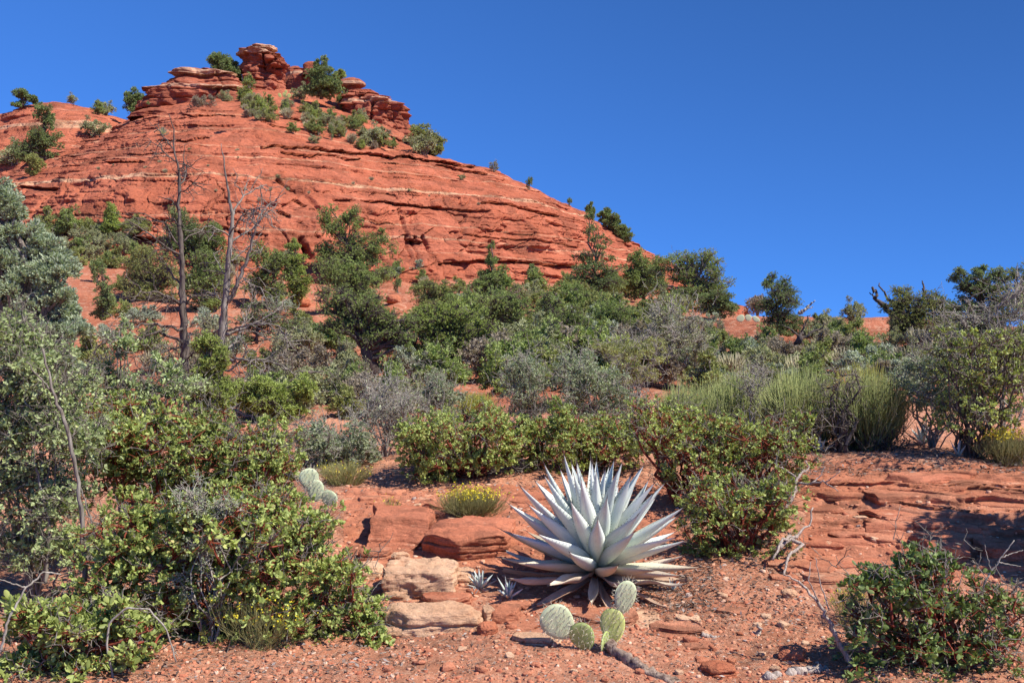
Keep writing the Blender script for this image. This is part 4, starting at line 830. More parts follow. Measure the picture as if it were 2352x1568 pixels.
# ------------------------------------------------------------------ blocks and stones
def cube_pts(n):
    g = np.linspace(-1, 1, n+1); V = []; Fs = []; off = 0
    for ax in range(3):
        for s_ in (-1, 1):
            a, b = np.meshgrid(g, g, indexing='ij'); c = np.full_like(a, s_); p = [None]*3; p[ax] = c; p[(ax+1) % 3] = a; p[(ax+2) % 3] = b
            V.append(np.stack(p, -1).reshape(-1, 3)); f = grid_faces(n+1, n+1)+off
            Fs.append(f if s_ < 0 else f[:, ::-1]); off += (n+1)**2
    return np.concatenate(V), np.concatenate(Fs)
def rocky(dim, n=10, q=7.0, rough=0.08, seed=0.0, bed=0.0, bedth=0.05, lump=0.12, taper=0.0):
    V, Fs = cube_pts(n); V = V/(np.sum(np.abs(V)**q, 1)**(1/q))[:, None]
    d = np.asarray(dim, float)/2; P = V*d; rr_ = np.random.default_rng(int(abs(seed)*97)+1)
    if q > 3.1:
        for _ in range(9):
            nv = norm(rr_.normal(size=3)*[1, 1, .7]); sup = np.abs(d*nv).sum(); off = sup*(.60+.22*rr_.random()); ex = P@nv-off; P = P-nv*np.maximum(ex, 0)[:, None]
    if taper: P[:, :2] *= (1-taper*(V[:, 2:3]+1)/2)
    nn = norm(V); m = min(d)
    k = 1.0/max(d)
    P = P+nn*(.6*lump*m*fbm(P[:, 0]*k*1.3+seed, P[:, 1]*k*1.3, P[:, 2]*k*1.8, 2)[:, None]) + nn*(rough*m*fbm(P[:, 0]*k*4+seed, P[:, 1]*k*4, P[:, 2]*k*7, 4, .6)[:, None])
    P[:, 0] += 0.16*d[0]*noise(P[:, 1]*k*1.4, seed, 0.3); P[:, 1] += 0.2*d[1]*noise(P[:, 0]*k*1.4, seed, 5.3)
    if bed:
        z = P[:, 2]+0.012*noise(P[:, 0]*6, P[:, 1]*6, seed); kf = z/bedth-np.floor(z/bedth); side = (1-np.abs(nn[:, 2]))
        pr = noise(P[:, 0]*3, np.floor(z/bedth)*3.7, seed); P[:, :2] -= nn[:, :2]*(bed*side*((1-sstep(0, .35, kf))*sstep(-.4, .2, pr)+0.6*pr))[:, None]
    return P, Fs
def block(label, u, vb, w, h, dep, mt, yaw=0.0, Y=None, pale=0.0, bed=0.012, name='rock', cat='rock', q=16.0, tilt=0.0, sink=0.35, n=34, group=None, lump=.12, taper=0.1, bedth=.05, rough=.08):
    Y = Y or pick(u, vb); b = W(u, vb, Y); s = Y/F; hh = h*s/(1-sink); gz = G(b[0], b[1]) if Y < 16 else b[2]
    P, Fs = rocky((w*s*1.10, dep*1.1, hh*1.06), n, q, rough, u*0.013+vb*.03, bed, bedth, lump, taper)
    c = np.array([b[0], b[1]+dep*0.5, gz+hh*(0.5-sink)])
    pz = np.clip(pale+0.0*P[:, 2], 0, 1)
    o = link(name, mesh_np(name, P, [Fs], mt, {'pale': pz}, smooth=False), loc=c, rot=(tilt, 0, yaw)); return tag(o, label, cat, group)
block('big square red block beside the left manzanita, left of the cracked gap', 893, 1264, 170, 64, .85, M_block, .03, bed=.02)
block('long rounded red block directly left of the giant agave', 1075, 1285, 205, 58, .80, M_block, -.05, q=6, bed=.02)
block('thin red slab with a pale edge below the square red block', 858, 1288, 86, 20, .16, M_block, .15, pale=.25, q=5)
block('small angular pale rock right of the thin red slab', 918, 1292, 40, 18, .1, M_buff, .4, q=4)
block('buff layered block, higher of the two large pale ones', 952, 1380, 165, 64, .5, M_buff, .03, bed=.016, bedth=.028, rough=.13)
block('small buff block right of the layered buff block', 1056, 1345, 62, 28, .2, M_buff, -.1, q=5)
block('buff piece half under the leaves left of the layered buff block', 845, 1335, 60, 30, .2, M_buff, .35, q=5)
block('flat red ledge stone just above the lowest buff boulder', 1020, 1398, 130, 20, .16, M_block, .0, pale=.1, q=6)
block('long low buff boulder, the lowest of the pale rocks', 990, 1457, 236, 48, .30, M_buff, .04, q=3.6, rough=.14, lump=.2)
block('buff fragment touching the right end of the lowest buff boulder', 1122, 1440, 26, 34, .12, M_buff, .2, q=4)
block('red cobble in front of the lowest buff boulder', 1120, 1470, 44, 24, .09, M_stone, .3, q=3, sink=.25)
block('tilted red slab lying on the ledges at right', 2150, 1214, 90, 24, .16, M_block, .05, tilt=.08, sink=.15, q=4.5)
block('second red slab right of the tilted one on the ledges', 2225, 1222, 70, 20, .14, M_block, -.15, sink=.2, q=4.5)
block('large red block in the shadow at the right edge', 2185, 1290, 150, 46, .34, M_block, .05, q=6)
block('cracked red block in deep shadow at the far right edge', 2318, 1285, 96, 44, .34, M_block, -.05, q=6)
block('flat pale stone lying on the dirt left of the right front shrub', 1815, 1384, 36, 17, .07, M_buff, .2, sink=.1, q=3.5)
block('flat pale stone on the top ledge of the right outcrop', 1980, 1188, 34, 9, .07, M_buff, .0, sink=.1, q=4)
block('brick red wedge stone beside the grey log in the foreground', 1658, 1555, 80, 24, .13, M_stone, .3, Y=None, tilt=.0, sink=.3, q=4)
block('pinkish angular rock under the twisted driftwood piece', 1498+330, 1520, 60, 22, .13, M_stone, -.25, sink=.3, q=4)
block('layered buff ledge behind the prickly pear', 1400, 1440, 190, 16, .26, M_ledge, -.02, bed=.014, bedth=.022, rough=.12, pale=.2)
block('buff ledge with a dark undercut left of the prickly pear pads', 1160, 1440, 90, 24, .2, M_ledge, .08, q=5, bed=.016, bedth=.03)
block('flat buff slab under the lowest prickly pear pad', 1235, 1492, 110, 13, .14, M_buff, -.08, pale=.3, bed=.012, bedth=.02)
block('pale bedded slab right of the prickly pear', 1560, 1455, 130, 13, .2, M_ledge, .05, pale=.2, bed=.012, bedth=.02)
block('low buff ledge on the dirt between the driftwood roots and right front shrub', 1900, 1345, 130, 13, .22, M_ledge, .05, bed=.014, bedth=.02, pale=.3)
block('reddish boulder on the slope below the small conical junipers', 680, 697, 44, 17, 1.2, M_stone, .1, cat='rock', q=3, sink=.3, n=20)
block('red boulder on the slope half hidden by the centre junipers', 900, 690, 30, 14, .8, M_stone, .3, q=3, sink=.3, n=16)
block('red boulder near the foot of the leaning juniper with pale bark', 880, 588+10, 24, 14, .8, M_stone, .3, q=3, sink=.3, n=16)
SM = [(1330, 1440, 'prickly pear'), (1368, 1350, 'giant agave'), (990, 1440, 'lowest buff boulder'), (952, 1340, 'layered buff block'), (893, 1230, 'square red block'), (1068, 1260, 'long red block'), (1680, 1465, 'grey driftwood piece'), (1900, 1440, 'right front shrub'), (800, 1500, 'left manzanita foot'), (1820, 1290, 'twisted grey roots'),
 (1082, 1170, 'round yellow flowered bush'), (898, 1170, 'thin dry weed'), (2150, 1205, 'tilted red slab'), (2200, 1045, 'lone agave pup at right'), (1150, 1505, 'forked dark twig'), (2000, 1188, 'flat pale ledge stone'), (2318, 1270, 'cracked block in shadow'), (1100, 1350, 'small agave pups'), (1800, 1550, 'curved grey log'), (1815, 1380, 'flat pale stone'), (1560, 1450, 'pale bedded slab'), (1880, 1110, 'twisted dead limbs'), (2330, 1120, 'right picture edge')]
def near(u, v, what):
    m = min(SM, key=lambda q: (q[0]-u)**2+(1.5*(q[1]-v))**2); du, dv = u-m[0], 1.5*(v-m[1])
    side = ('left of' if du < 0 else 'right of') if abs(du) > abs(dv) else ('behind' if dv < 0 else 'in front of'); d = math.hypot(du, dv)
    return '%s %s %s the %s' % (what, 'just' if d < 45 else ('a little' if d < 95 else 'farther'), side, m[2]) if not side.startswith(('left', 'right')) or d < 95 else '%s well %s the %s' % (what, side, m[2])
def slabs(n, box, wr, hr, mats_, label, group, pl=.15):
    for i in range(n):
        u = box[0]+(box[1]-box[0])*rng.random(); v = box[2]+(box[3]-box[2])*(i+.5)/n; w = wr[0]+(wr[1]-wr[0])*rng.random()
        block(near(u, v, ('long ' if w > (wr[0]+wr[1])/2 else 'short ')+label), u, v, w, hr[0]+(hr[1]-hr[0])*rng.random(), .10+.25*rng.random(), mats_[int(rng.integers(len(mats_)))], rng.normal()*.12, pale=pl*rng.random(), q=4+3*rng.random(), sink=.35, n=20, group=group, bed=.008, bedth=.022, rough=.12, lump=.25, tilt=rng.normal()*.02)
slabs(34, (1870, 2380, 1085, 1330), (60, 220), (7, 17), [M_ledge, M_ledge, M_block], 'thin bedded slab', 'bedded slabs of the right outcrop')
slabs(16, (840, 1240, 1130, 1205), (50, 140), (5, 11), [M_ledge, M_block], 'thin flat slab', 'flat slabs on the terrace left of the agave')
slabs(12, (1120, 1700, 1395, 1500), (50, 120), (4, 8), [M_buff, M_ledge, M_ledge], 'low half buried slab', 'half buried slabs in the foreground dirt', .4)
slabs(8, (1780, 1960, 1290, 1360), (60, 130), (5, 9), [M_buff, M_ledge, M_ledge], 'buff flat slab', 'buff slabs near the twisted roots', .5)
# countable loose stones
sp_ = [rocky((1, .8+.3*rng.random(), .45+.3*rng.random()), 6, 3.2+2*rng.random(), .12, i*3.7, 0, .1, .35) for i in range(7)]
stone_me = [mesh_np('stone', P, [Fs], M_stone if i % 3 else M_buff, {'pale': np.full(len(P), .1)}) for i, (P, Fs) in enumerate(sp_)]
ST = [(1075, 1440, 18), (1175, 1452, 22), (1085, 1362, 30), (1115, 1356, 22), (1205, 1400, 20), (1230, 1542, 20), (1188, 1470, 14), (1660, 1376, 24), (1585, 1418, 22), (1585, 1468, 30), (1620, 1455, 20), (1700, 1465, 18), (1640, 1490, 16),
      (1760, 1420, 26), (1740, 1440, 22), (1735, 1405, 18), (1470, 1545, 26), (1560, 1550, 24), (1610, 1520, 30), (1680, 1520, 22), (1780, 1540, 26), (1320, 1550, 18), (1105, 1550, 30), (1030, 1535, 34), (1170, 1520, 24), (960, 1530, 28), (890, 1550, 24),
      (1800, 1440, 30), (1850, 1480, 18), (1700, 1400, 16), (1540, 1510, 26), (1510, 1490, 14), (1270, 1525, 14), (1390, 1565, 18), (1140, 1490, 16), (1060, 1500, 22), (985, 1500, 22), (1210, 1560, 20), (1750, 1500, 20), (1830, 1415, 14),
      (1000, 1185, 20), (1040, 1200, 26), (960, 1165, 16), (900, 1150, 22), (850, 1160, 18), (1180, 1160, 16), (1130, 1205, 18), (1950, 1210, 20), (2010, 1235, 24), (1900, 1255, 22), (2070, 1250, 26), (1880, 1290, 18), (2110, 1150, 14), (2260, 1210, 24), (2300, 1195, 16), (2030, 1150, 18), (1960, 1290, 26), (1905, 1160, 14)]
for i, (u, v, w) in enumerate(ST):
    Y = pick(u, v); b = W(u, v, Y); s = w*Y/F; z = G(b[0], b[1])
    lo = tag(link('stone', stone_me[i % 7], loc=(b[0], b[1], z+s*0.10), rot=(rng.normal()*.1, rng.normal()*.1, rng.random()*6), scale=(s, s*.9, s*.75)), None, 'stone')
    right = u > 1840; up = v < 1300
    lo['label'] = near(u, v, ('big' if w >= 24 else ('middling' if w >= 18 else 'tiny'))+(' red' if i % 7 % 3 else ' buff')+' loose stone')
    lo['group'] = 'loose stones on the right ledges' if right else ('loose stones on the terrace left of the agave' if up else 'loose stones on the foreground dirt')
# gravel chips: nobody could count them
def scatter(n, box, ex=1.0):
    u = box[0]+(box[1]-box[0])*rng.random(n); v = box[2]+(box[3]-box[2])*rng.random(n)**ex
    yy = np.exp(np.linspace(math.log(3.0), math.log(16), 300)); us = np.linspace(-100, 2450, 60); tab = []
    for q in us: z = H0((q-1176)/F*yy, yy); vv = 784-(z-EYE)/yy*F; vm = np.minimum.accumulate(vv); tab.append(np.interp(-v, -vm, yy))
    tab = np.array(tab); f = np.clip((u+100)/2550*59, 0, 58.99); i = f.astype(int); a = f-i; j = np.arange(n); Y = tab[i, j]*(1-a)+tab[i+1, j]*a
    x = (u-1176)/F*Y; return x, Y, Gn(x, Y)
def chips(name, n, box, smin, smax, flat, m_, label, ex=1.0, dark=0.0):
    x, y, z = scatter(n, box, ex); k = 7; t = np.arange(k)/k*2*np.pi; ang = t[None]+rng.normal(size=(n, k))*.25; rad = 0.5*(0.7+0.5*rng.random((n, k)))
    s = smin+(smax-smin)*rng.random(n)**3.2; asp = .55+.45*rng.random(n); rot = rng.random(n)*6.3; h = s*flat*(.5+rng.random(n))
    px, py = rad*np.cos(ang)*s[:, None], rad*np.sin(ang)*s[:, None]*asp[:, None]; c, q = np.cos(rot)[:, None], np.sin(rot)[:, None]
    X, Yv = px*c-py*q, px*q+py*c; tx, ty = rng.normal(size=(2, n, 1))*.12
    def ring(kk, hh): return np.stack([x[:, None]+X*kk, y[:, None]+Yv*kk, z[:, None]+hh[:, None]+(X*tx+Yv*ty)*kk], -1)
    V = np.concatenate([ring(1.0, -h*.3), ring(.97, h*.65), ring(.72, h)], 1); i = np.arange(k); j = (i+1) % k
    q1 = np.stack([i, j, j+k, i+k], 1); q2 = q1+k; off = (np.arange(n)*3*k)[:, None, None]
    F1 = (np.concatenate([q1, q2])[None]+off).reshape(-1, 4); F2 = ((np.arange(k)+2*k)[None, None]+off).reshape(-1, k)
    a = np.clip(rng.random(n)**1.1, 0, .999)
    me = mesh_np(name, V.reshape(-1, 3), [F1, F2], m_, {'rnd': np.repeat(a, 3*k)}); tag(link(name, me), label, kind='stuff')
chips('gravel', 10000, (0, 2400, 1385, 1600), .005, .034, .26, M_gravel, 'small red and buff stone chips strewn over the foreground dirt')
chips('gravel', 4500, (760, 2400, 1095, 1390), .007, .055, .20, M_gravel, 'flat red stone chips strewn over the ledges behind')
def litter(n, box, L, label, name='leaf_litter', m_=L_litter):
    x, y, z = scatter(n, box); O = np.stack([x, y, z+.004+.012*rng.random(n)], 1); D = rng.normal(size=(n, 3)); D[:, 2] *= .22
    mb = MB(); N2 = rng.normal(size=(n, 3))*.4+[0, 0, 1]; leaves(mb, O, D, N2, L*(.5+rng.random(n)), L*(.08+.5*rng.random(n)**2), T_DIA, rng.random(n)); tag(link(name, mb.mesh(name, m_)), label, kind='stuff')
litter(4200, (-50, 960, 1330, 1600), .030, 'dark dead leaves and twigs under the left manzanitas')
litter(1800, (1480, 1850, 1270, 1440), .030, 'dead leaves and twigs on the dirt right of the giant agave')
litter(2400, (1820, 2400, 1030, 1085), .045, 'dark litter of dead twigs below the green stemmed shrubs')
litter(1500, (1800, 2400, 1380, 1600), .030, 'dead leaves below the right front shrub')
litter(2200, (940, 1800, 1380, 1600), .024, 'sparse dead leaves and twigs on the open foreground dirt')
litter(1200, (780, 1560, 1075, 1230), .030, 'dark dead leaves along the foot of the middle manzanitas')
def stick(name, label, pts, r0, r1, m_, cat, ground=True, side=(), n=26, knob=.3, sides=7):
    """pts (u, v, Y or None)"""
    P = np.array([W(u, v, Y or pick(u, v)) for u, v, Y in pts]); org = P[0].copy(); root = empty(name, org, label, cat)
    Q = resample(P, n); Q[1:-1] += rng.normal(size=(n-2, 3))*r0*.3
    V, Fs = polytube(Q, np.linspace(r0, r1, n), sides, knob); link('branch', mesh_np('branch', V-org, Fs, m_), root)
    for (sp, ra, rb) in side:
        P = np.array([W(u, v, Y or pick(u, v)) for u, v, Y in sp]); Q = resample(P, 14); Q[1:-1] += rng.normal(size=(12, 3))*ra*.5; V, Fs = polytube(Q, np.linspace(ra, rb, 14), 6, knob); link('branch', mesh_np('branch', V-org, Fs, m_), root)
    return root
stick('fallen_twig', 'forked dark fallen twig on the dirt left of the prickly pear', [(1072, 1512, 5.25), (1130, 1512, 5.25), (1180, 1500, 5.3), (1212, 1478, 5.4)], .008, .003, B_dead, 'branch', side=[([(1130, 1512, 5.25), (1160, 1524, 5.15), (1185, 1510, 5.2)], .005, .003)])
stick('fallen_twig', 'short pale fallen twig beside the red cobble in front of the buff boulder', [(1098, 1488, 5.2), (1115, 1478, 5.25), (1128, 1465, 5.3)], .005, .002, B_pale, 'branch')
stick('fallen_twig', 'grey fallen twig at the right foot of the left manzanita', [(850, 1508, 5.2), (880, 1500, 5.2), (915, 1490, 5.28)], .008, .004, B_pale, 'branch')
stick('driftwood', 'weathered grey driftwood piece lying on the dirt right of the prickly pear', [(1612, 1456, 5.42), (1650, 1468, 5.42), (1700, 1470, 5.42), (1740, 1460, 5.42)], .014, .012, B_drift, 'dead wood', side=[([(1735, 1462, 5.42), (1742, 1445, 5.42), (1740, 1432, 5.42)], .014, .006)])
stick('driftwood', 'curved grey log end at the bottom right below the right front shrub', [(1760, 1566, 4.75), (1800, 1552, 4.8), (1850, 1540, 4.85), (1900, 1535, 4.9)], .03, .02, B_drift, 'dead wood')
stick('driftwood', 'twisted grey dead manzanita limbs reaching over the red ledge', [(1770, 1205, 7.2), (1805, 1170, 7.25), (1825, 1130, 7.3), (1832, 1095, 7.35), (1858, 1075, 7.5), (1850, 1058, 7.5)], .019, .005, B_drift, 'dead wood',
      side=[([(1822, 1110, 7.3), (1862, 1112, 7.1), (1895, 1108, 7.0), (1925, 1128, 6.9)], .012, .003), ([(1895, 1108, 7.0), (1915, 1095, 6.95), (1930, 1080, 6.95)], .005, .002), ([(1828, 1095, 7.35), (1800, 1075, 7.4), (1775, 1062, 7.4)], .008, .003), ([(1862, 1112, 7.1), (1885, 1092, 7.1), (1895, 1070, 7.1)], .006, .002)])
stick('driftwood', 'grey twisted roots and limbs lying below the right manzanita', [(1765, 1345, 6.35), (1800, 1320, 6.4), (1812, 1275, 6.5), (1845, 1250, 6.6), (1815, 1238, 6.65), (1785, 1260, 6.6)], .006, .014, B_drift, 'dead wood',
      side=[([(1785, 1260, 6.6), (1830, 1225, 6.7), (1862, 1205, 6.75), (1868, 1165, 6.8)], .014, .005), ([(1830, 1230, 6.7), (1800, 1235, 6.6), (1775, 1285, 6.5)], .013, .008)])
stick('fallen_tree', 'dark dead juniper trunk leaning out of the slope left of the ephedra', [(1765, 830, 22), (1800, 818, 22), (1828, 795, 22), (1838, 772, 22)], .11, .06, B_dark, 'dead wood',
      side=[([(1832, 785, 22), (1865, 762, 22), (1900, 745, 22)], .04, .012), ([(1838, 772, 22), (1850, 740, 22), (1862, 722, 22)], .03, .01), ([(1838, 775, 22), (1815, 755, 22), (1795, 745, 22)], .025, .008)])
stick('dead_snag', 'bare dead branches forking against the sky beside the right hand juniper', [(2062, 745, 26), (2040, 708, 26), (2012, 685, 26), (2003, 660, 26)], .10, .03, B_dark, 'dead wood',
      side=[([(2062, 745, 26), (2055, 705, 26), (2035, 680, 26), (2020, 650, 26)], .06, .015), ([(2012, 685, 26), (1998, 672, 26)], .03, .012), ([(2120, 690, 26), (2122, 660, 26), (2118, 645, 26)], .05, .015)])
stick('dead_snag', 'small bleached snag at the right foot of the lone tree on the skyline', [(1835, 720, 27), (1852, 708, 27), (1872, 690, 27)], .05, .012, B_pale, 'dead wood', side=[([(1850, 710, 27), (1868, 705, 27)], .025, .008)])
stick('dead_snag', 'fallen grey bough lying across the slope behind the dead trees', [(520, 885, 15.5), (580, 885, 15.3), (660, 876, 15), (700, 862, 15), (742, 852, 15)], .045, .012, B_dead, 'dead wood',
      side=[([(700, 862, 15), (715, 880, 15), (730, 890, 15)], .012, .004), ([(640, 878, 15), (655, 866, 15), (662, 850, 15)], .012, .004)])
stick('dead_snag', 'long bent dark bough arching over the grey cypress at the left edge', [(75, 850, 7.5), (95, 800, 7.5), (108, 745, 7.5), (50, 815, 7.5), (40, 760, 7.5), (120, 700, 7.5), (190, 662, 7.5), (240, 658, 7.5)], .018, .006, B_dead, 'dead wood') if False else None

# ------------------------------------------------------------------ dead trees
def dead_tree(label, Y, trunk, tr, branches, twigs=4.5, base=None, wm=None):
    wm = wm or B_dead
    P = np.array([W(u, v, Y) for u, v in trunk]); org = P[0].copy(); root = empty('dead_tree', org, label, 'dead tree')
    n = 60; Q = resample(P, n); Q[1:-1] += rng.normal(size=(n-2, 3))*.007; Rr = np.interp(np.linspace(0, 1, n), np.linspace(0, 1, len(tr)), tr)*Y/F/2*.84
    V, Fs = polytube(Q, Rr, 12, .3); link('trunk', mesh_np('trunk', V-org, Fs, wm), root)
    for br in branches:
        pts, w0 = br[0], br[1]; dy = br[2] if len(br) > 2 else rng.normal()*.5
        k = len(pts); P = np.array([W(u, v, Y+dy*i/(k-1)) for i, (u, v) in enumerate(pts)]); L = np.linalg.norm(np.diff(P, axis=0), axis=1).sum(); m = max(8, int(L/.07)); Q = resample(P, m); Q[1:-1] += rng.normal(size=(m-2, 3))*.010
        r0 = w0*Y/F/2*.85; mb = MB(); V, Fs = polytube(Q, np.linspace(r0, max(.005, r0*.25), m), 7, .25); mb.add(V, Fs)
        nt_ = max(2, int(L*twigs*2.2)); t = rng.random(nt_)*.8+.15; A = np.stack([np.interp(t, np.linspace(0, 1, m), Q[:, c]) for c in range(3)], 1)
        d = norm(Q[-1]-Q[0])[None]+rng.normal(size=(nt_, 3))*[.8, .8, .7]-[0, 0, .35]; Bq = A+norm(d)*(L*.12+.10+.35*rng.random((nt_, 1))*min(1, L)); Pj = jit_path(A, Bq, 4, .07); seg_from(Pj, .0085, .004, mb, 4)
        A2 = Pj[:, 2:4].reshape(-1, 3); B2 = A2+rdir(len(A2), .1)*(.08+.16*rng.random((len(A2), 1))); seg_from(jit_path(A2, B2, 2, .08), .0045, .0022, mb, 3)
        link('branch', mb.mesh('branch', wm, org), root)
    return root
DT1 = [(440, 955), (432, 920), (426, 860), (424, 800), (421, 720), (418, 640), (416, 560), (411, 480), (412, 420), (408, 378), (398, 340), (400, 300), (388, 262)]
dead_tree('taller left dead tree, dark and bare, standing before the cliff', 16.5, DT1, [27, 24, 22, 21, 20, 16, 14, 12, 9, 8, 5, 4, 1.5], [
 ([(398, 342), (385, 325), (372, 310), (357, 292)], 3.5), ([(404, 372), (382, 352), (360, 335), (340, 318)], 3.5), ([(410, 395), (420, 380), (430, 378), (436, 388)], 4), ([(412, 425), (425, 410), (430, 385), (420, 372)], 5),
 ([(411, 445), (425, 438), (440, 425), (448, 415)], 3.5), ([(412, 480), (400, 465), (385, 457), (362, 452)], 5), ([(414, 535), (400, 500), (385, 505), (400, 520)], 5), ([(416, 570), (398, 548), (380, 510), (330, 504), (310, 500)], 6),
 ([(417, 585), (395, 580), (372, 560), (345, 540), (300, 510), (280, 500)], 7), ([(417, 600), (405, 590), (390, 560), (375, 545)], 5), ([(418, 556), (440, 540), (462, 530), (480, 535)], 5), ([(419, 655), (400, 640), (380, 610), (372, 590)], 6),
 ([(419, 700), (398, 685), (365, 672), (325, 668), (300, 690)], 8, -1.2), ([(420, 712), (402, 690), (370, 678), (345, 690)], 6, .8), ([(421, 760), (395, 752), (350, 742), (300, 752), (262, 770), (215, 800)], 8, -1.5), ([(421, 705), (430, 690), (450, 680), (466, 678), (462, 690)], 6),
 ([(423, 790), (400, 775), (362, 760), (330, 775), (290, 800)], 9, -1.0), ([(423, 795), (395, 800), (360, 815), (340, 850)], 6, -.6), ([(424, 830), (445, 810), (470, 806), (486, 812)], 5), ([(425, 860), (395, 845), (350, 840), (300, 860)], 7, -1), ([(430, 900), (400, 890), (355, 892), (300, 905)], 8, -1)])
DT2 = [(500, 925), (502, 870), (506, 800), (513, 740), (518, 690), (522, 620), (528, 570), (532, 520), (533, 490), (527, 450), (520, 410), (514, 370), (508, 330)]
dead_tree('right dead tree with a forked pale grey trunk before the cliff', 15.5, DT2, [28, 26, 25, 22, 20, 16, 15, 14, 12, 8, 5, 4, 1.5], [
 ([(524, 695), (545, 655), (562, 610), (578, 560), (590, 515), (592, 498)], 14, -.2), ([(590, 505), (603, 485), (618, 470), (642, 458)], 5, .3), ([(588, 515), (575, 500), (562, 485)], 4), ([(533, 500), (545, 470), (560, 450), (590, 432), (605, 425)], 7),
 ([(532, 530), (548, 505), (575, 480), (600, 478), (598, 500)], 5), ([(530, 560), (545, 545), (575, 530), (592, 510), (630, 475), (645, 462)], 7, .5), ([(526, 600), (545, 590), (560, 575), (580, 560)], 5), ([(524, 640), (510, 625), (498, 600), (490, 580)], 5),
 ([(531, 545), (515, 530), (490, 520), (465, 522)], 5), ([(520, 770), (545, 758), (600, 735), (635, 715), (650, 700)], 9, .4), ([(520, 760), (555, 750), (590, 742), (640, 745), (660, 780), (662, 800)], 6, -.6), ([(525, 800), (545, 780), (560, 740), (572, 700)], 6),
 ([(512, 830), (540, 825), (590, 828), (640, 835), (680, 860)], 8, -1.), ([(505, 850), (530, 850), (560, 820), (568, 790)], 8), ([(518, 700), (500, 680), (488, 650)], 4), ([(503, 900), (540, 910), (590, 905), (640, 912)], 8, -1), ([(500, 920), (530, 935), (580, 960), (640, 975), (700, 972)], 12, -1.5), ([(560, 640), (575, 655), (600, 660), (615, 690)], 4, -.5), ([(515, 745), (490, 765), (470, 800), (462, 840)], 5), ([(508, 820), (480, 835), (455, 870)], 5), ([(506, 870), (545, 880), (590, 900), (630, 935)], 6, -.8)], wm=B_dead2)

litter(1600, (1380, 1640, 1290, 1400), .035, 'dry brown leaf scraps round the foot of the giant agave')
litter(2600, (560, 1600, 1040, 1130), .04, 'dark litter behind the terrace')
# ------------------------------------------------------------------ trees on hill and slope
PJ = dict(leaf=L_jun, wood=B_dark, clumps=24, tips=40, per=9, crad=.42, spread=.8, twig=.006, tr=.10, shell=.3)
LM = []
def tree(label, base, blobs, Y=None, name='juniper_tree', cat='tree', group=None, **k):
    Y = Y or pick(*base); s = Y/F; d = dict(PJ); d.update(k)
    us_ = [q[0] for q in blobs]; vs_ = [q[1] for q in blobs]; LM.append((np.mean(us_), base[1], label))
    sk_ = d.pop('skirt', True); blobs = [(q[0], q[1], q[2]*1.10, q[3]*1.10)+tuple(q[4:]) for q in blobs]
    if sk_:
        wd_ = max(q[0]+q[2] for q in blobs)-min(q[0]-q[2] for q in blobs); low = max(q[1]+q[3]*.6 for q in blobs); vv_ = max(low, base[1]-12)
        if base[1]-low > 8 and base[1]-low < 60: blobs = blobs+[((us_[-1]+base[0])/2, (low+base[1])/2-6, wd_*.30, (base[1]-low)*.6+8)]
    d.setdefault('ll', 3.2*s); d.setdefault('lw', 1.5*s); d['tr'] = d['tr'] if 'tr' in k else min(.16, 4.0*s)
    return plant(name, label, cat, base, blobs, Y, fol='crown', wd='trunk', group=group, **d)
t_ = tree
t_('bright green cone shaped young juniper alone at the foot of the cliff', (255, 540), [(255, 485, 10, 18), (254, 510, 17, 20), (256, 525, 20, 12)], leaf=L_lime, shell=.3)
t_('two headed dark juniper behind the dead trees, left head', (445, 690), [(405, 510, 26, 40), (430, 545, 40, 34), (398, 575, 36, 30), (455, 575, 32, 28)], leaf=L_dark, lean=.3)
t_('small crowned juniper rising between the two dead trunks', (485, 690), [(488, 535, 17, 22), (490, 565, 24, 22), (478, 600, 22, 22)], leaf=L_jun)
t_('wide yellowish juniper left of the dead trees', (350, 690), [(330, 600, 45, 36), (375, 625, 50, 40), (315, 640, 40, 34), (350, 665, 55, 24)], leaf=L_olive)
t_('dark bushy juniper between the dead trunks on the slope', (480, 715), [(470, 630, 42, 42), (505, 655, 38, 36), (450, 665, 34, 30), (486, 600, 34, 26)], leaf=L_jun, wood=B_dark)
t_('tall ragged pinyon against the left part of the cliff', (868, 650), [(760, 500, 28, 30), (800, 505, 30, 34), (775, 545, 40, 32), (820, 555, 32, 36), (750, 590, 34, 28), (800, 600, 50, 34), (870, 570, 30, 26), (885, 545, 24, 18), (845, 590, 30, 22)], leaf=L_jun, trunk=True, lean=-.2, bare=.3)
t_('broad green juniper in front of the ragged pinyon', (800, 720), [(770, 620, 48, 34), (810, 650, 44, 38), (765, 665, 32, 30), (840, 640, 30, 26)], leaf=L_jun)
t_('small pinyon with stacked tufts left of the broad juniper', (678, 700), [(676, 570, 18, 16), (682, 598, 24, 16), (672, 628, 26, 18), (690, 650, 26, 18)], leaf=L_lime, tips=24)
t_('loose green shrub-like juniper right of the second dead tree', (620, 700), [(600, 590, 30, 28), (630, 620, 36, 32), (590, 650, 36, 30), (640, 600, 22, 20)], leaf=L_jun, tips=24)
t_('slender pointed juniper right of centre against the cliff', (1135, 710), [(1127, 575, 10, 22), (1128, 605, 17, 22), (1135, 635, 30, 24), (1120, 660, 40, 24), (1160, 655, 26, 20)], leaf=L_jun, shell=.3)
t_('small dark shrub juniper at the cliff foot', (1228, 652), [(1226, 630, 13, 17)], leaf=L_dark)
t_('tall open pinyon overlapping the cliff edge at right', (1368, 690), [(1352, 505, 15, 20), (1362, 535, 24, 18), (1375, 560, 24, 18), (1362, 595, 36, 24), (1345, 630, 44, 30), (1392, 635, 42, 32), (1370, 660, 60, 24)], leaf=L_dark, tips=30, bare=.3)
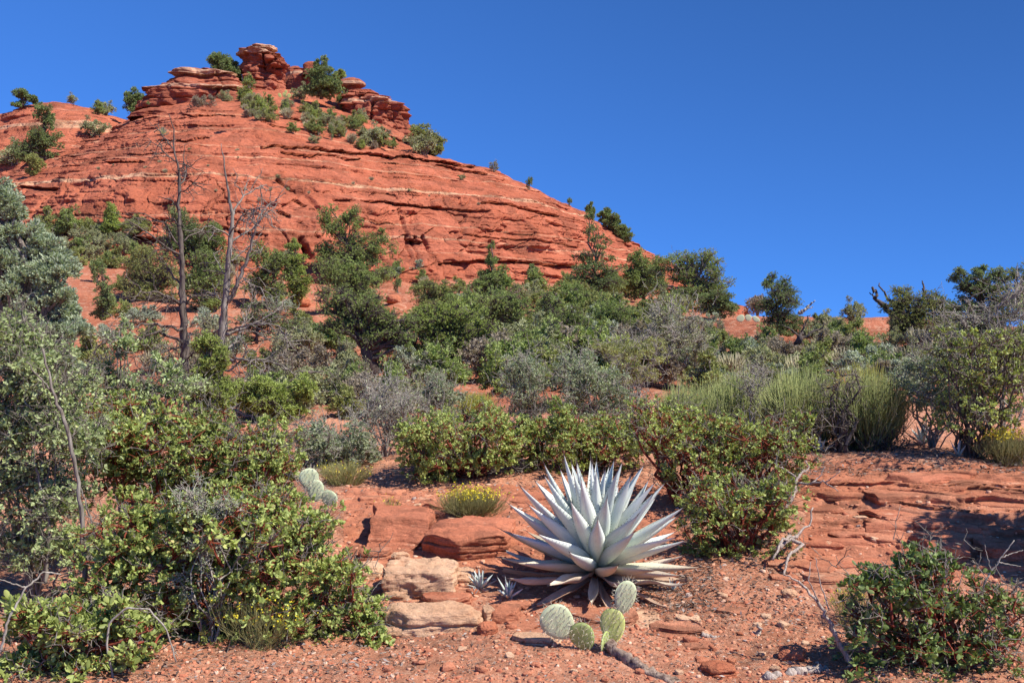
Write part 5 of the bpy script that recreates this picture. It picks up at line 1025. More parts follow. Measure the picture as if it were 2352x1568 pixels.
t_('pinyon leaning over the skyline right of the tall open pinyon', (1412, 560), [(1392, 495, 14, 12), (1405, 508, 22, 12), (1420, 528, 22, 10), (1432, 540, 16, 8)], Y=74, leaf=L_dark)
t_('short pointed pinyon on the skyline just left of the leaning pinyon', (1355, 500), [(1356, 482, 8, 12), (1356, 492, 12, 8)], Y=73, leaf=L_dark, clumps=12)
t_('dark round juniper at the right end of the cliff', (1478, 690), [(1472, 602, 26, 26), (1455, 640, 26, 26), (1492, 640, 30, 34), (1480, 670, 34, 22)], leaf=L_jun)
t_('big spreading juniper with exposed grey limbs on the skyline', (1575, 715), [(1530, 610, 30, 30), (1565, 625, 34, 34), (1610, 600, 34, 28), (1630, 635, 38, 34), (1650, 665, 28, 24), (1530, 655, 36, 28), (1600, 660, 34, 26)], leaf=L_jun, wood=B_grey, bare=.5, lean=.2)
t_('low green pinyon right below the big spreading juniper', (1648, 730), [(1640, 692, 38, 22), (1665, 700, 24, 18)], leaf=L_dark)
t_('lone dense tree standing by itself on the right skyline', (1790, 770), [(1768, 655, 24, 22), (1792, 675, 34, 30), (1785, 710, 46, 34), (1800, 740, 44, 24)], leaf=L_dark, Y=28)
t_('round headed juniper beside the dead forked branches at right', (2095, 800), [(2085, 690, 50, 34), (2120, 715, 46, 36), (2060, 720, 36, 30), (2095, 755, 60, 32)], leaf=L_olive, Y=25)
t_('tall dark pinyon with rounded tufts at the right', (2260, 790), [(2212, 640, 28, 20), (2248, 632, 24, 20), (2280, 650, 34, 28), (2240, 670, 44, 30), (2225, 715, 46, 32), (2290, 700, 44, 36)], leaf=L_dark, Y=23)
t_('dark pinyon cut by the right edge of the picture', (2375, 800), [(2330, 640, 24, 24), (2370, 640, 40, 34), (2350, 690, 46, 40)], leaf=L_dark, Y=24)
t_('small juniper filling the gap between the two large right hand trees', (2165, 790), [(2165, 700, 30, 28), (2175, 740, 34, 30)], leaf=L_dark, Y=27)
t_('large juniper with a dark forked trunk in the middle of the slope', (862, 862), [(790, 700, 50, 36), (850, 715, 50, 40), (905, 735, 44, 36), (800, 755, 50, 34), (870, 770, 50, 34), (920, 780, 36, 30)], leaf=L_jun, wood=B_dark, lean=.1, tr=.16)
t_('vivid green juniper right of the forked trunk juniper', (1040, 850), [(960, 740, 40, 34), (1010, 725, 46, 34), (1060, 740, 48, 38), (1000, 780, 56, 40), (1070, 795, 50, 38), (1105, 765, 40, 36)], leaf=L_lime, per=12)
t_('olive flat topped juniper below the cliff, left of centre', (990, 725), [(970, 668, 40, 22), (1020, 672, 40, 22), (995, 695, 60, 22)], leaf=L_olive)
t_('grey green juniper mass behind the vivid green one', (1180, 790), [(1150, 700, 42, 32), (1200, 715, 40, 34), (1170, 745, 48, 34)], leaf=L_jun)
t_('soft green juniper left of the twiggy grey shrub on the slope', (1290, 800), [(1260, 700, 36, 28), (1300, 730, 46, 38), (1270, 765, 46, 32), (1335, 750, 34, 32)], leaf=L_jun, tips=30)
t_('small juniper directly below the tall open pinyon', (1420, 790), [(1410, 735, 38, 30), (1440, 760, 36, 26)], leaf=L_jun)
t_('dim green juniper behind the right dead tree', (590, 790), [(590, 735, 50, 36), (640, 745, 42, 34), (560, 765, 40, 28)], leaf=L_dark, tips=24)
t_('green bushy pinyon crown behind the low dead boughs', (640, 960), [(590, 905, 44, 34), (640, 920, 48, 36), (685, 905, 34, 32)], leaf=L_lime, Y=13, ll=.04, lw=.014, tips=34)
t_('bright young juniper at the foot of the right dead tree', (490, 965), [(480, 800, 26, 30), (500, 835, 34, 34), (478, 870, 36, 34), (505, 910, 40, 36), (480, 940, 40, 26)], leaf=L_lime, Y=12.5, ll=.032, lw=.012, shell=.3)
t_('thin dark young pinyon by the pale cactus left of the dead trees', (238, 735), [(235, 640, 14, 18), (240, 665, 18, 14), (236, 690, 22, 14)], leaf=L_dark, tips=10)
t_('rounded green juniper left of the slender pointed one', (1075, 735), [(1060, 700, 34, 24), (1095, 712, 30, 24)], leaf=L_jun)
t_('dusty green juniper directly under the tall open pinyon', (1330, 720), [(1310, 680, 34, 26), (1345, 700, 36, 22)], leaf=L_jun)
t_('dark green juniper bush below the round one at the cliff end', (1500, 770), [(1480, 720, 36, 30), (1520, 735, 32, 26)], leaf=L_jun)
t_('low wide juniper at the centre between the twin green masses', (1235, 830), [(1200, 790, 44, 28), (1250, 800, 44, 26), (1120, 820, 40, 24)], leaf=L_jun)
t_('olive juniper under the soft green one', (1370, 830), [(1345, 790, 40, 26), (1395, 800, 36, 26)], leaf=L_olive)
t_('dark juniper low at the left of the forked trunk juniper', (740, 800), [(725, 770, 30, 24), (755, 775, 28, 22)], leaf=L_dark)
# summit and skyline
t_('dark pyramid shaped pine at the summit', (738, 228), [(738, 150, 15, 16), (742, 170, 28, 18), (728, 190, 26, 16), (758, 195, 24, 20), (740, 205, 38, 14)], leaf=L_dark, Y=76, shell=.35, per=12)
t_('round grey green juniper left of the rock tower', (520, 190), [(500, 138, 20, 14), (518, 148, 20, 18), (508, 162, 18, 12), (530, 165, 16, 12)], leaf=L_dark, Y=83)
t_('small tree squeezed against the left side of the rock tower', (545, 195), [(545, 158, 12, 12), (540, 175, 12, 12)], leaf=L_dark, Y=84, clumps=12)
t_('small tree with a bare stem on the far left skyline', (52, 244), [(50, 215, 15, 9), (58, 226, 14, 7), (46, 240, 14, 6)], leaf=L_dark, Y=86, clumps=12)
t_('tiny pointed pine on the left skyline', (82, 240), [(82, 230, 6, 8)], leaf=L_dark, Y=86, clumps=8)
t_('tall shaggy pine on the left flank of the hill', (105, 370), [(100, 255, 24, 18), (92, 285, 22, 22), (100, 320, 34, 26), (85, 345, 42, 24), (75, 360, 40, 16)], leaf=L_dark, per=12)
t_('small olive tree below the shaggy pine on the left flank', (80, 402), [(82, 372, 20, 14), (80, 392, 16, 12)], leaf=L_olive, clumps=14)
t_('pine group with a broken top in the left saddle', (318, 272), [(305, 225, 18, 16), (325, 235, 20, 18), (315, 255, 26, 14)], leaf=L_dark, Y=86)
t_('rounded tree on the skyline where the rock ridge ends', (975, 355), [(965, 310, 24, 18), (990, 325, 28, 20), (1008, 340, 16, 14), (980, 345, 28, 12)], leaf=L_olive, Y=71)
t_('light green tuft tree behind the summit pine', (780, 190), [(780, 172, 12, 9), (775, 180, 10, 8)], leaf=L_lime, Y=90, clumps=9)
# ------------------------------------------------------------------ grey cypress at the left edge
plant('cypress_tree', 'big silvery green cypress filling the left edge', 'tree', (60, 930), [(-20, 430, 40, 44), (0, 470, 50, 40), (20, 520, 44, 44), (50, 560, 50, 46), (90, 600, 60, 44), (0, 620, 60, 50), (130, 640, 54, 40), (60, 670, 70, 50), (140, 700, 54, 40), (0, 730, 60, 50), (90, 760, 70, 46), (160, 780, 44, 40), (30, 810, 60, 46), (130, 840, 60, 46), (170, 880, 34, 34)], 13.0,
      leaf=L_cyp, wood=B_grey, clumps=26, tips=44, per=10, ll=.050, lw=.020, crad=.34, spread=.5, up=.5, tr=.14, twig=.004, fol='crown', wd='trunk', bare=.1)
# ------------------------------------------------------------------ foreground manzanitas
mz('manzanita_shrub', 'large leafy manzanita with red stems filling the left foreground', (470, 1560), [(300, 1290, 110, 80, .30), (420, 1230, 110, 80, .35), (560, 1200, 120, 80, .35), (680, 1240, 110, 80, .35), (760, 1330, 80, 70, .3), (560, 1340, 150, 90, .35), (380, 1400, 120, 80, .3), (700, 1430, 130, 70, .3), (840, 1450, 60, 46, .22), (500, 1470, 120, 60, .25), (740, 1500, 70, 30, .15), (230, 1380, 80, 60, .25), (640, 1300, 90, 64, .3), (820, 1390, 60, 50, .2), (300, 1200, 80, 60, .3)], 5.5, clumps=46, tips=9, bare=.9, leaf_parts=220, crad=.5, stems=2, shell=.15, ll=.027, lw=.0145, per=11, dead=200)
mz('manzanita_shrub', 'low manzanita creeping in the bottom left corner', (120, 1580), [(80, 1420, 80, 46, .2), (180, 1440, 90, 50, .2), (60, 1520, 90, 50, .2), (210, 1520, 90, 44, .18), (260, 1400, 60, 40, .18), (330, 1470, 60, 50, .18)], 4.85, clumps=22, tips=6, leaf_parts=120, bare=.5, crad=.42, dead=160)
mz('manzanita_shrub', 'tall manzanita behind, crowning the left foreground thicket', (480, 1330), [(260, 980, 80, 60, .5), (370, 1000, 90, 70, .5), (480, 1010, 90, 64, .5), (580, 1040, 90, 64, .5), (636, 1085, 54, 66, .4), (520, 1110, 110, 70, .5), (380, 1110, 110, 80, .5), (250, 1080, 90, 80, .5), (200, 960, 60, 50, .5), (585, 1160, 80, 60, .4)], 6.9, clumps=44, tips=10, bare=.8, crad=.5, shell=.15, ll=.029, lw=.0155, per=11, stems=2, dead=180)
plant('scrub_oak', 'scrub oak with small grey green leaves and a few upright wands at left', 'shrub', (290, 1180), [(285, 800, 24, 40, .2), (282, 765, 14, 34, .12), (402, 860, 22, 36, .15), (325, 880, 50, 34, .25), (250, 880, 50, 40, .3), (420, 900, 50, 36, .3), (320, 940, 80, 40, .3), (245, 840, 18, 30, .15), (350, 830, 14, 26, .12)], 7.4, leaf=L_oak, wood=B_grey, tmpl=T_DIA, clumps=22, tips=10, per=8, ll=.031, lw=.018, trunk=False, tr=.012, twig=.003, shell=.2, bare=.9, crad=.46, stems=2, up=.5, dead=260)
plant('scrub_oak', 'dense twiggy scrub oak along the left edge of the picture', 'shrub', (80, 1440), [(20, 780, 60, 60, .4), (90, 830, 70, 60, .4), (150, 900, 60, 60, .4), (30, 900, 70, 60, .4), (60, 1000, 90, 80, .4), (160, 1010, 70, 80, .4), (20, 1120, 80, 80, .4), (110, 1160, 90, 80, .4), (60, 1270, 90, 60, .35), (170, 1260, 50, 60, .3), (-20, 1000, 60, 80, .4)], 6.1, leaf=L_oak, wood=B_grey, clumps=34, tips=12, per=8, ll=.029, lw=.017, trunk=False, tr=.012, twig=.0025, shell=.15, bare=1.3, crad=.46, stems=1, up=.4, dead=450)
plant('silktassel_shrub', 'fine grey twiggy bush tangled inside the left manzanita', 'shrub', (480, 1420), [(440, 1150, 50, 50, .2), (510, 1170, 60, 60, .2), (470, 1250, 70, 70, .2), (560, 1240, 50, 50, .2), (440, 1330, 50, 50, .2)], 5.35, leaf=L_silk, wood=B_pale, clumps=16, tips=12, per=6, ll=.014, lw=.008, trunk=False, tr=.008, twig=.0022, shell=.1, bare=1.6, crad=.4, stems=3)
for lab, pts, r in (('tall grey bare pole stem leaning in the left thicket', [(195, 1335, 5.6), (192, 1230, 5.6), (182, 1140, 5.6), (172, 1060, 5.6), (152, 980, 5.6), (120, 900, 5.6), (112, 860, 5.6), (98, 800, 5.6)], .016),
                    ('pale upright pole left of the leaning grey stem', [(105, 1340, 5.9), (112, 1200, 5.9), (90, 1100, 5.9), (72, 1050, 5.9)], .012), ('thin whitish pole right of the leaning grey stem', [(250, 1330, 5.7), (215, 1210, 5.7), (182, 1110, 5.7)], .009)):
    stick('dead_stick', lab, pts, r, r*.35, B_grey, 'dead wood', n=30, side=[([pts[-3], (pts[-3][0]-60, pts[-3][1]-70, pts[-3][2])], r*.4, r*.15)])
stick('dead_stick', 'bleached dead stalk bowed down in the bottom left corner', [(0, 1500, 4.7), (20, 1420, 4.7), (60, 1350, 4.75), (100, 1312, 4.8), (140, 1318, 4.85)], .007, .003, B_pale, 'dead wood', side=[([(60, 1350, 4.75), (0, 1330, 4.7)], .004, .002)])
stick('dead_stick', 'arched bleached stalk in front of the left manzanita', [(262, 1570, 4.7), (245, 1480, 4.7), (250, 1430, 4.7), (290, 1395, 4.7), (345, 1400, 4.7), (385, 1450, 4.7), (405, 1520, 4.7)], .006, .003, B_pale, 'dead wood')
broom('snakeweed', 'spindly yellow flowered weed growing through the left manzanita', 'wildflower', (560, 1530), 280, 170, 5.2, n=150, leaf=L_straw, r=.0009, flowers=150, tufts=7, fl_size=.010, dome=.25)
broom('snakeweed', 'round yellow flowered bush left of the giant agave', 'wildflower', (1082, 1186), 160, 84, 7.75, n=900, leaf=L_straw, r=.0013, flare=.75, deadbase=60, tufts=16, flowers=480, fl_size=.013, dome=.45, topn=.55)
broom('snakeweed', 'tall yellow flowered bush at the right edge above the ledges', 'wildflower', (2312, 1055), 130, 112, 8.7, n=700, leaf=L_straw, r=.0014, flare=.75, deadbase=60, tufts=10, flowers=420, fl_size=.014, dome=.35, topn=.6)
broom('snakeweed', 'faint yellow flowered bush behind the cactus pads at left', 'wildflower', (790, 1135), 150, 62, 9.0, n=420, leaf=L_straw, r=.0014, flowers=90, fl_size=.012)
broom('snakeweed', 'thin dry weed on the terrace between cactus pads and flowered bush', 'wildflower', (898, 1185), 60, 60, 7.8, n=60, leaf=L_straw, r=.0010, flowers=22, fl_size=.011)
broom('snakeweed', 'yellow flowered sprays rising behind the middle manzanita', 'wildflower', (1545, 985), 110, 75, 9.9, n=160, leaf=L_straw, r=.0014, flowers=150, fl_size=.02)
broom('snakeweed', 'yellow flowers hidden inside the right front shrub', 'wildflower', (1960, 1420), 130, 110, 5.6, n=150, leaf=L_straw, r=.0010, flowers=110, fl_size=.010)
mz('manzanita_shrub', 'leafy manzanita at middle left, behind the round yellow flowered bush', (1090, 1105), [(960, 1000, 50, 46, .5), (1030, 980, 60, 50, .6), (1110, 985, 60, 50, .6), (990, 1050, 80, 44, .5), (1090, 1050, 80, 46, .5), (1165, 1010, 46, 60, .5), (1000, 1090, 60, 22, .4)], 9.2, clumps=28, tips=12, per=10, ll=.030, lw=.0165, bare=.6, dead=160, crad=.48, shell=.2)
mz('manzanita_shrub', 'long low manzanita directly behind the giant agave', (1320, 1085), [(1220, 1000, 56, 40, .6), (1290, 960, 40, 44, .5), (1310, 1010, 70, 40, .6), (1400, 1000, 70, 44, .6), (1240, 1050, 70, 34, .5), (1380, 1050, 80, 34, .5), (1480, 1010, 60, 50, .6)], 9.6, clumps=28, tips=12, per=10, ll=.030, lw=.0165, dead=160, crad=.48, shell=.2, leaf=L_manz, bare=.6)
mz('manzanita_shrub', 'wide manzanita with a dark trunk right of the giant agave', (1580, 1240), [(1560, 985, 70, 46, .6), (1660, 1005, 80, 50, .6), (1760, 1015, 80, 54, .6), (1600, 1030, 90, 54, .6), (1700, 1060, 90, 56, .6), (1810, 1040, 56, 56, .5), (1660, 1130, 80, 44, .5), (1760, 1140, 80, 44, .5), (1540, 1090, 34, 30, .3), (1470, 960, 40, 40, .4), (1850, 980, 30, 40, .3)], 8.0, clumps=23, tips=11, per=10, ll=.028, lw=.0155, crad=.55, shell=.15, leaf=L_manz, bare=.9, tr=.018, dead=240)
mz('manzanita_shrub', 'lower skirts of manzanita between the agave and the grey twisted roots', (1700, 1330), [(1640, 1190, 60, 40, .3), (1720, 1200, 70, 44, .3), (1790, 1180, 50, 40, .3), (1650, 1260, 60, 40, .3), (1740, 1280, 60, 44, .3), (1800, 1260, 30, 50, .25), (1610, 1310, 36, 30, .2), (1690, 1150, 80, 50, .3), (1780, 1120, 60, 50, .3), (1600, 1230, 40, 50, .25), (1600, 1130, 50, 50, .3)], 6.9, clumps=15, tips=8, per=9, ll=.028, lw=.0155, crad=.6, shell=.1, leaf=L_manz, bare=1.2, dead=120)
mz('manzanita_shrub', 'dark manzanita shrub in the right front corner', (2130, 1600), [(2100, 1290, 60, 44, .2), (2170, 1300, 70, 50, .25), (2000, 1340, 70, 44, .25), (2090, 1370, 100, 60, .3), (2220, 1390, 90, 60, .3), (1990, 1430, 80, 60, .3), (2110, 1470, 120, 70, .3), (2260, 1480, 100, 70, .3), (2330, 1420, 50, 60, .25), (2000, 1520, 90, 50, .25), (2150, 1550, 130, 50, .3), (2310, 1560, 80, 50, .25)], 4.95, clumps=22, tips=6, per=8, leaf=L_manzd, leaf_parts=260, bare=1.0, crad=.5, shell=.15, dead=260, ll=.030, lw=.017)
stick('dead_stick', 'bare grey branch rising from the left side of the right front shrub', [(1960, 1530, 4.9), (1905, 1430, 4.95), (1880, 1380, 4.95), (1840, 1340, 5.0), (1800, 1320, 5.0)], .016, .003, B_drift, 'dead wood', side=[([(1880, 1380, 4.95), (1858, 1330, 4.95), (1862, 1290, 5.0)], .004, .002), ([(1905, 1400, 4.95), (1880, 1320, 5), (1872, 1280, 5)], .004, .002)])
stick('dead_stick', 'pale forked dead twig sticking out at the top right of the right front shrub', [(2240, 1400, 5.0), (2265, 1330, 5.0), (2300, 1280, 5.0), (2330, 1240, 5.0)], .007, .002, B_pale, 'dead wood', side=[([(2290, 1290, 5.0), (2345, 1300, 5.0)], .003, .0015), ([(2275, 1310, 5.0), (2262, 1250, 5.0)], .003, .0015), ([(2300, 1280, 5.0), (2350, 1262, 5.0)], .003, .0015)])
# small leaved grey shrubs behind
SK = dict(leaf=L_silk, wood=B_pale, clumps=24, tips=18, per=9, ll=.028, lw=.015, dead=120, trunk=False, tr=.014, twig=.003, shell=.2, bare=.6, crad=.36, stems=3, up=.2)
def sk(label, base, blobs, Y, name='silktassel_shrub', **k): d = dict(SK); d.update(k); return plant(name, label, 'shrub', base, blobs, Y, **d)
sk('grey leaved shrub in the hollow behind the cactus pads', (770, 1090), [(720, 1010, 50, 40, .5), (790, 1010, 60, 40, .6), (760, 1050, 70, 40, .5), (840, 1040, 40, 36, .4), (700, 1060, 40, 30, .4)], 10.2)
sk('silvery shrub left of the yellow green ephedra tuft', (1010, 960), [(1000, 890, 34, 36, .5), (1030, 920, 34, 34, .5), (985, 920, 30, 34, .5)], 13.0)
sk('tall silvery shrub above the middle manzanita', (1210, 990), [(1190, 850, 44, 46, .6), (1230, 880, 44, 44, .6), (1190, 920, 50, 44, .6), (1240, 940, 40, 34, .5)], 12.5)
sk('wide silvery shrub with open branches above the giant agave', (1340, 990), [(1310, 850, 40, 46, .6), (1360, 860, 44, 46, .6), (1320, 910, 50, 44, .6), (1400, 900, 50, 46, .6), (1440, 930, 40, 36, .5), (1370, 950, 60, 34, .5)], 12.3)
sk('olive twiggy tree top behind the silvery shrubs', (1460, 930), [(1440, 820, 50, 34, .8), (1490, 800, 36, 30, .8), (1400, 800, 40, 26, .8), (1460, 860, 50, 30, .8)], 16, leaf=L_olive, ll=.03, lw=.012, name='scrub_oak')
sk('bare grey thorny shrub in front of the red slope', (880, 1060), [(880, 920, 50, 50, .6), (930, 940, 50, 46, .6), (900, 980, 60, 44, .5), (850, 950, 40, 40, .5)], 10.8, per=1, tips=16, bare=3.0, name='bare_shrub', clumps=20)
sk('large twiggy grey shrub on the slope below the big spreading juniper', (1550, 870), [(1520, 740, 46, 36, .9), (1570, 760, 50, 44, .9), (1530, 800, 56, 44, .9), (1600, 800, 40, 36, .8)], 20, leaf=L_sage, per=4, bare=2.0, ll=.05, lw=.02, twig=.006, name='bare_shrub')
sk('grey green leafy shrub at the right behind the green stemmed shrubs', (2140, 1000), [(2110, 850, 46, 40, .6), (2170, 860, 50, 46, .6), (2130, 910, 60, 46, .6), (2200, 930, 50, 50, .6)], 9.9)
mz('manzanita_shrub', 'tangled manzanita with orange leaves and bare twigs at the right edge', (2230, 1050), [(2200, 800, 60, 50, .6), (2290, 790, 60, 50, .6), (2340, 830, 60, 60, .6), (2210, 870, 60, 50, .6), (2300, 890, 70, 60, .6), (2240, 950, 70, 46, .5), (2330, 960, 40, 40, .4), (2180, 960, 40, 30, .4)], 8.9, clumps=18, tips=8, per=8, ll=.030, lw=.017, crad=.45, leaf=L_manz, wood=B_dead, bare=1.5, twig=.0035, shell=.2)
sk('bare whitish twigs standing above the right edge manzanita', (2320, 900), [(2220, 740, 30, 50, .4), (2290, 730, 40, 60, .4), (2340, 720, 36, 70, .4)], 9.2, per=1, tips=8, clumps=14, bare=2.0, name='bare_shrub', leaf=L_oak)
# green stemmed ephedra
E_ = dict(leaf=L_tea, r=.0034, flare=.30, n=1300, dome=.18, tufts=14, sub=3, deadbase=170)
def eph(label, u, v, w, h, Y, **k): d = dict(E_); d.update(k); return broom('ephedra_shrub', label, 'shrub', (u, v), w*1.05, h*1.28, Y, **d)
eph('leftmost green stemmed ephedra behind the right manzanita', 1590, 1000, 150, 150, 11.0)
eph('second green ephedra, right of the leftmost one', 1690, 1000, 130, 160, 11.2)
eph('broad green ephedra left of the dark crooked stems', 1850, 1010, 190, 165, 10.2, n=1500, flare=.5)
eph('green ephedra right of the dark crooked stems', 2000, 1020, 180, 165, 10.0, n=1300, flare=.45)
eph('tall yellowish ephedra standing highest in the row', 1975, 900, 130, 150, 12.5, leaf=L_teay, n=450)
eph('small yellow ephedra tuft in front of the vivid juniper', 1090, 925, 84, 70, 14.5, leaf=L_teay, n=500, r=.004)
eph('low green ephedra half behind the broad one', 1765, 985, 90, 130, 11.6)
sk('dark crooked bare stems between the two broad ephedras', (1935, 1030), [(1920, 900, 26, 50, .3), (1960, 880, 20, 50, .3), (1930, 960, 40, 40, .3)], 9.7, per=1, tips=5, clumps=9, bare=1.2, name='bare_shrub', leaf=L_sage, wood=B_dead, stems=3, tr=.02)
sk('bleached dead shrub standing in the ephedra row', (1735, 950), [(1720, 890, 26, 34, .3), (1750, 880, 24, 36, .3)], 10.6, per=1, tips=6, clumps=9, bare=1.2, name='bare_shrub', leaf=L_sage, stems=2)
# ------------------------------------------------------------------ brush: prototypes, then copies
def proto(label, name, cat='shrub', **k):
    Yp = 30.0; d = dict(leaf=L_sage, wood=B_grey, clumps=15, tips=16, per=9, ll=.055, lw=.024, trunk=False, tr=.02, twig=.005, shell=.2, crad=.42, stems=2, up=.5, bare=.2); d.update(k)
    bl = d.pop('bl'); return plant(name, label, cat, (1176, 784), bl, Yp, **d)
R1 = [(1170, 768, 36, 18, .45), (1152, 756, 18, 16, .3), (1196, 750, 16, 20, .25), (1176, 745, 12, 14, .2)]
R2 = [(1182, 752, 18, 26, .3), (1164, 768, 28, 16, .35), (1196, 766, 18, 14, .25), (1160, 742, 12, 14, .2)]
R3 = [(1176, 752, 18, 34, .28), (1180, 735, 12, 22, .2)]
kinds = {
 'sage': proto('', 'grey_brush', bl=R1, leaf=L_sage), 'brown': proto('', 'brown_brush', bl=R1, leaf=L_brown, bare=.8), 'green': proto('', 'green_shrub', bl=R2, leaf=L_jun),
 'lime': proto('', 'green_shrub', bl=R2, leaf=L_lime), 'dust': proto('', 'silver_brush', bl=R1, leaf=L_dust), 'olive': proto('', 'olive_shrub', bl=R2, leaf=L_olive), 'dark': proto('', 'dark_shrub', bl=R3, leaf=L_dark),
 'twig': proto('', 'bare_shrub', bl=R2, leaf=L_sage, per=2, bare=3.0)}
bt = broom('bunch_grass', '', 'grass', (1176, 784), 40, 28, 30.0, n=160, leaf=L_grass, r=.006, flare=.7, sub=0); kinds['grass'] = bt
def yucca_proto(leafm, n, S):
    root = empty('yucca', W(1176, 784, 30), '', 'yucca'); mb = MB(); i = np.arange(n); t = i/(n-1); el = np.radians(82-75*t+rng.normal(size=n)*5); az = i*2.4
    D = np.stack([np.cos(el)*np.cos(az), np.cos(el)*np.sin(az), np.sin(el)], 1); leaves(mb, D*S*.05, D, np.repeat([[0, 0, 1.]], n, 0)+D*.2, S*(.9+.2*rng.random(n)), S*.10, T_DIA, rng.random(n))
    tag(link('leaf_rosette', mb.mesh('leaf_rosette', leafm), root), kind='stuff'); return root
kinds['yucca'] = yucca_proto(L_dust, 70, .45)
used = set()
def put(kind, u, v, w, label, group=None, Y=None, tall=1.0):
    """w = width in image units"""
    src = kinds[kind]; Y = Y or pick(u, v); b = W(u, v, Y)
    if Y > 15.8:
        n_ = float(H0(b[0], b[1])); 
    base_w = {'yucca': .85, 'grass': .52}.get(kind, .95); s = w*Y/F/base_w
    loc = b-[0, 0, .04*s]
    if kind not in used:
        used.add(kind); src.location = [float(t) for t in loc]; src.rotation_euler = (0, 0, rng.random()*6); src.scale = (s, s, s*tall); src['label'] = label
        if group: src['group'] = group
        return src
    return copy_tree(src, loc, rng.random()*6, (s, s, s*tall), label, group)
NAMED = [
 ('dark', 760, 320, 24, 'narrow upright dark shrub below the summit pine', 1.6), ('olive', 722, 272, 50, 'olive shrub clump under the summit pine'), ('sage', 862, 334, 70, 'wide grey dome shaped shrub below the rock ridge'), ('lime', 829, 340, 26, 'bright little shrub left of the grey dome shaped shrub'),
 ('green', 672, 305, 32, 'green bush at the left end of the summit brush band'), ('sage', 518, 235, 40, 'grey bush under the left cap rock'), ('lime', 562, 232, 50, 'fresh green bush at the foot of the rock tower'), ('brown', 468, 248, 50, 'brownish bush on the terrace under the left cap rock'),
 ('green', 572, 200, 38, 'green bush climbing the left face of the rock tower'), ('sage', 692, 228, 50, 'grey green bush between rock tower and summit pine'), ('dark', 780, 250, 36, 'dark bush at the lower right of the summit pine'), ('sage', 830, 280, 44, 'grey bush beside the rock ridge'),
 ('yucca', 374, 308, 36, 'spiky yucca high on the cliff behind the tall dead tree'), ('green', 340, 240, 10, 'small twiggy bush in the left saddle'), ('sage', 165, 236, 30, 'grey bush on the crest of the left shoulder'), ('sage', 245, 262, 44, 'low grey bush on the right slope of the left shoulder'), ('green', 225, 262, 40, 'green bush beside the low grey one on the left shoulder'),
 ('sage', 215, 312, 60, 'grey and green bush in the gully left of the cliff'), ('sage', 30, 380, 80, 'grey brush at the left end of the hill'), ('sage', 240, 575, 60, 'grey brush below the cone shaped juniper'), ('green', 160, 530, 70, 'dull green brush left of the cone shaped juniper'), ('olive', 110, 520, 60, 'olive brush at the left foot of the cliff'), ('olive', 205, 535, 50, 'olive bush touching the cone shaped juniper brush'),
 ('sage', 972, 352, 70, 'pale wispy shrub at the foot of the ridge end tree'), ('twig', 1135, 392, 30, 'wispy bush on the right skyline of the hill'), ('dark', 1217, 434, 30, 'small dark bush on the right skyline of the hill'), ('dark', 1308, 472, 20, 'round little bush on the hill shoulder skyline', 1.0), ('sage', 1062, 412, 18, 'tiny bush on the cliff face right of the summit'),
 ('yucca', 1672, 800, 42, 'large white green yucca on the right slope'), ('yucca', 1612, 772, 34, 'yucca with upright blades left of the large white one'), ('yucca', 770, 800, 60, 'wide pale yucca in front of the forked trunk juniper'), ('yucca', 790, 692, 36, 'small pale yucca on the slope above the forked trunk juniper'), ('yucca', 1885, 735, 30, 'stiff yucca on the right skyline'), ('yucca', 375, 770, 50, 'yucca seen behind the left dead tree'), ('yucca', 1612, 765-20, 24, 'small yucca above the pair on the right slope'),
 ('dust', 905, 640, 40, 'silvery bush at the foot of the ragged pinyon'), ('dust', 1075, 685, 36, 'silvery white bush beside the olive flat topped juniper'), ('dust', 330, 740, 60, 'pale silver brush left of the left dead trunk'), ('dust', 665, 800, 50, 'pale silver brush right of the dead trees'), ('dust', 240, 790, 70, 'pale silver brush above the left thicket'), ('dust', 810, 800, 50, 'silver brush beside the wide pale yucca'), ('dust', 180, 910, 60, 'rounded blue grey bush by the cypress'),
 ('green', 905, 630, 24, 'small green bush on the cliff foot right of the ragged pinyon', 1.3), ('sage', 720, 330, 30, 'grey twig bush on the upper cliff below the brush band'), ('sage', 1960, 745, 60, 'grey shrub on the right skyline', 1.4), ('brown', 1740, 720, 70, 'brown brush on the skyline between big juniper and lone tree'), ('sage', 1910, 760, 50, 'grey brush below the skyline yucca')]
for q in NAMED: put(q[0], q[1], q[2], q[3], q[4], tall=q[5] if len(q) > 5 else 1.0)
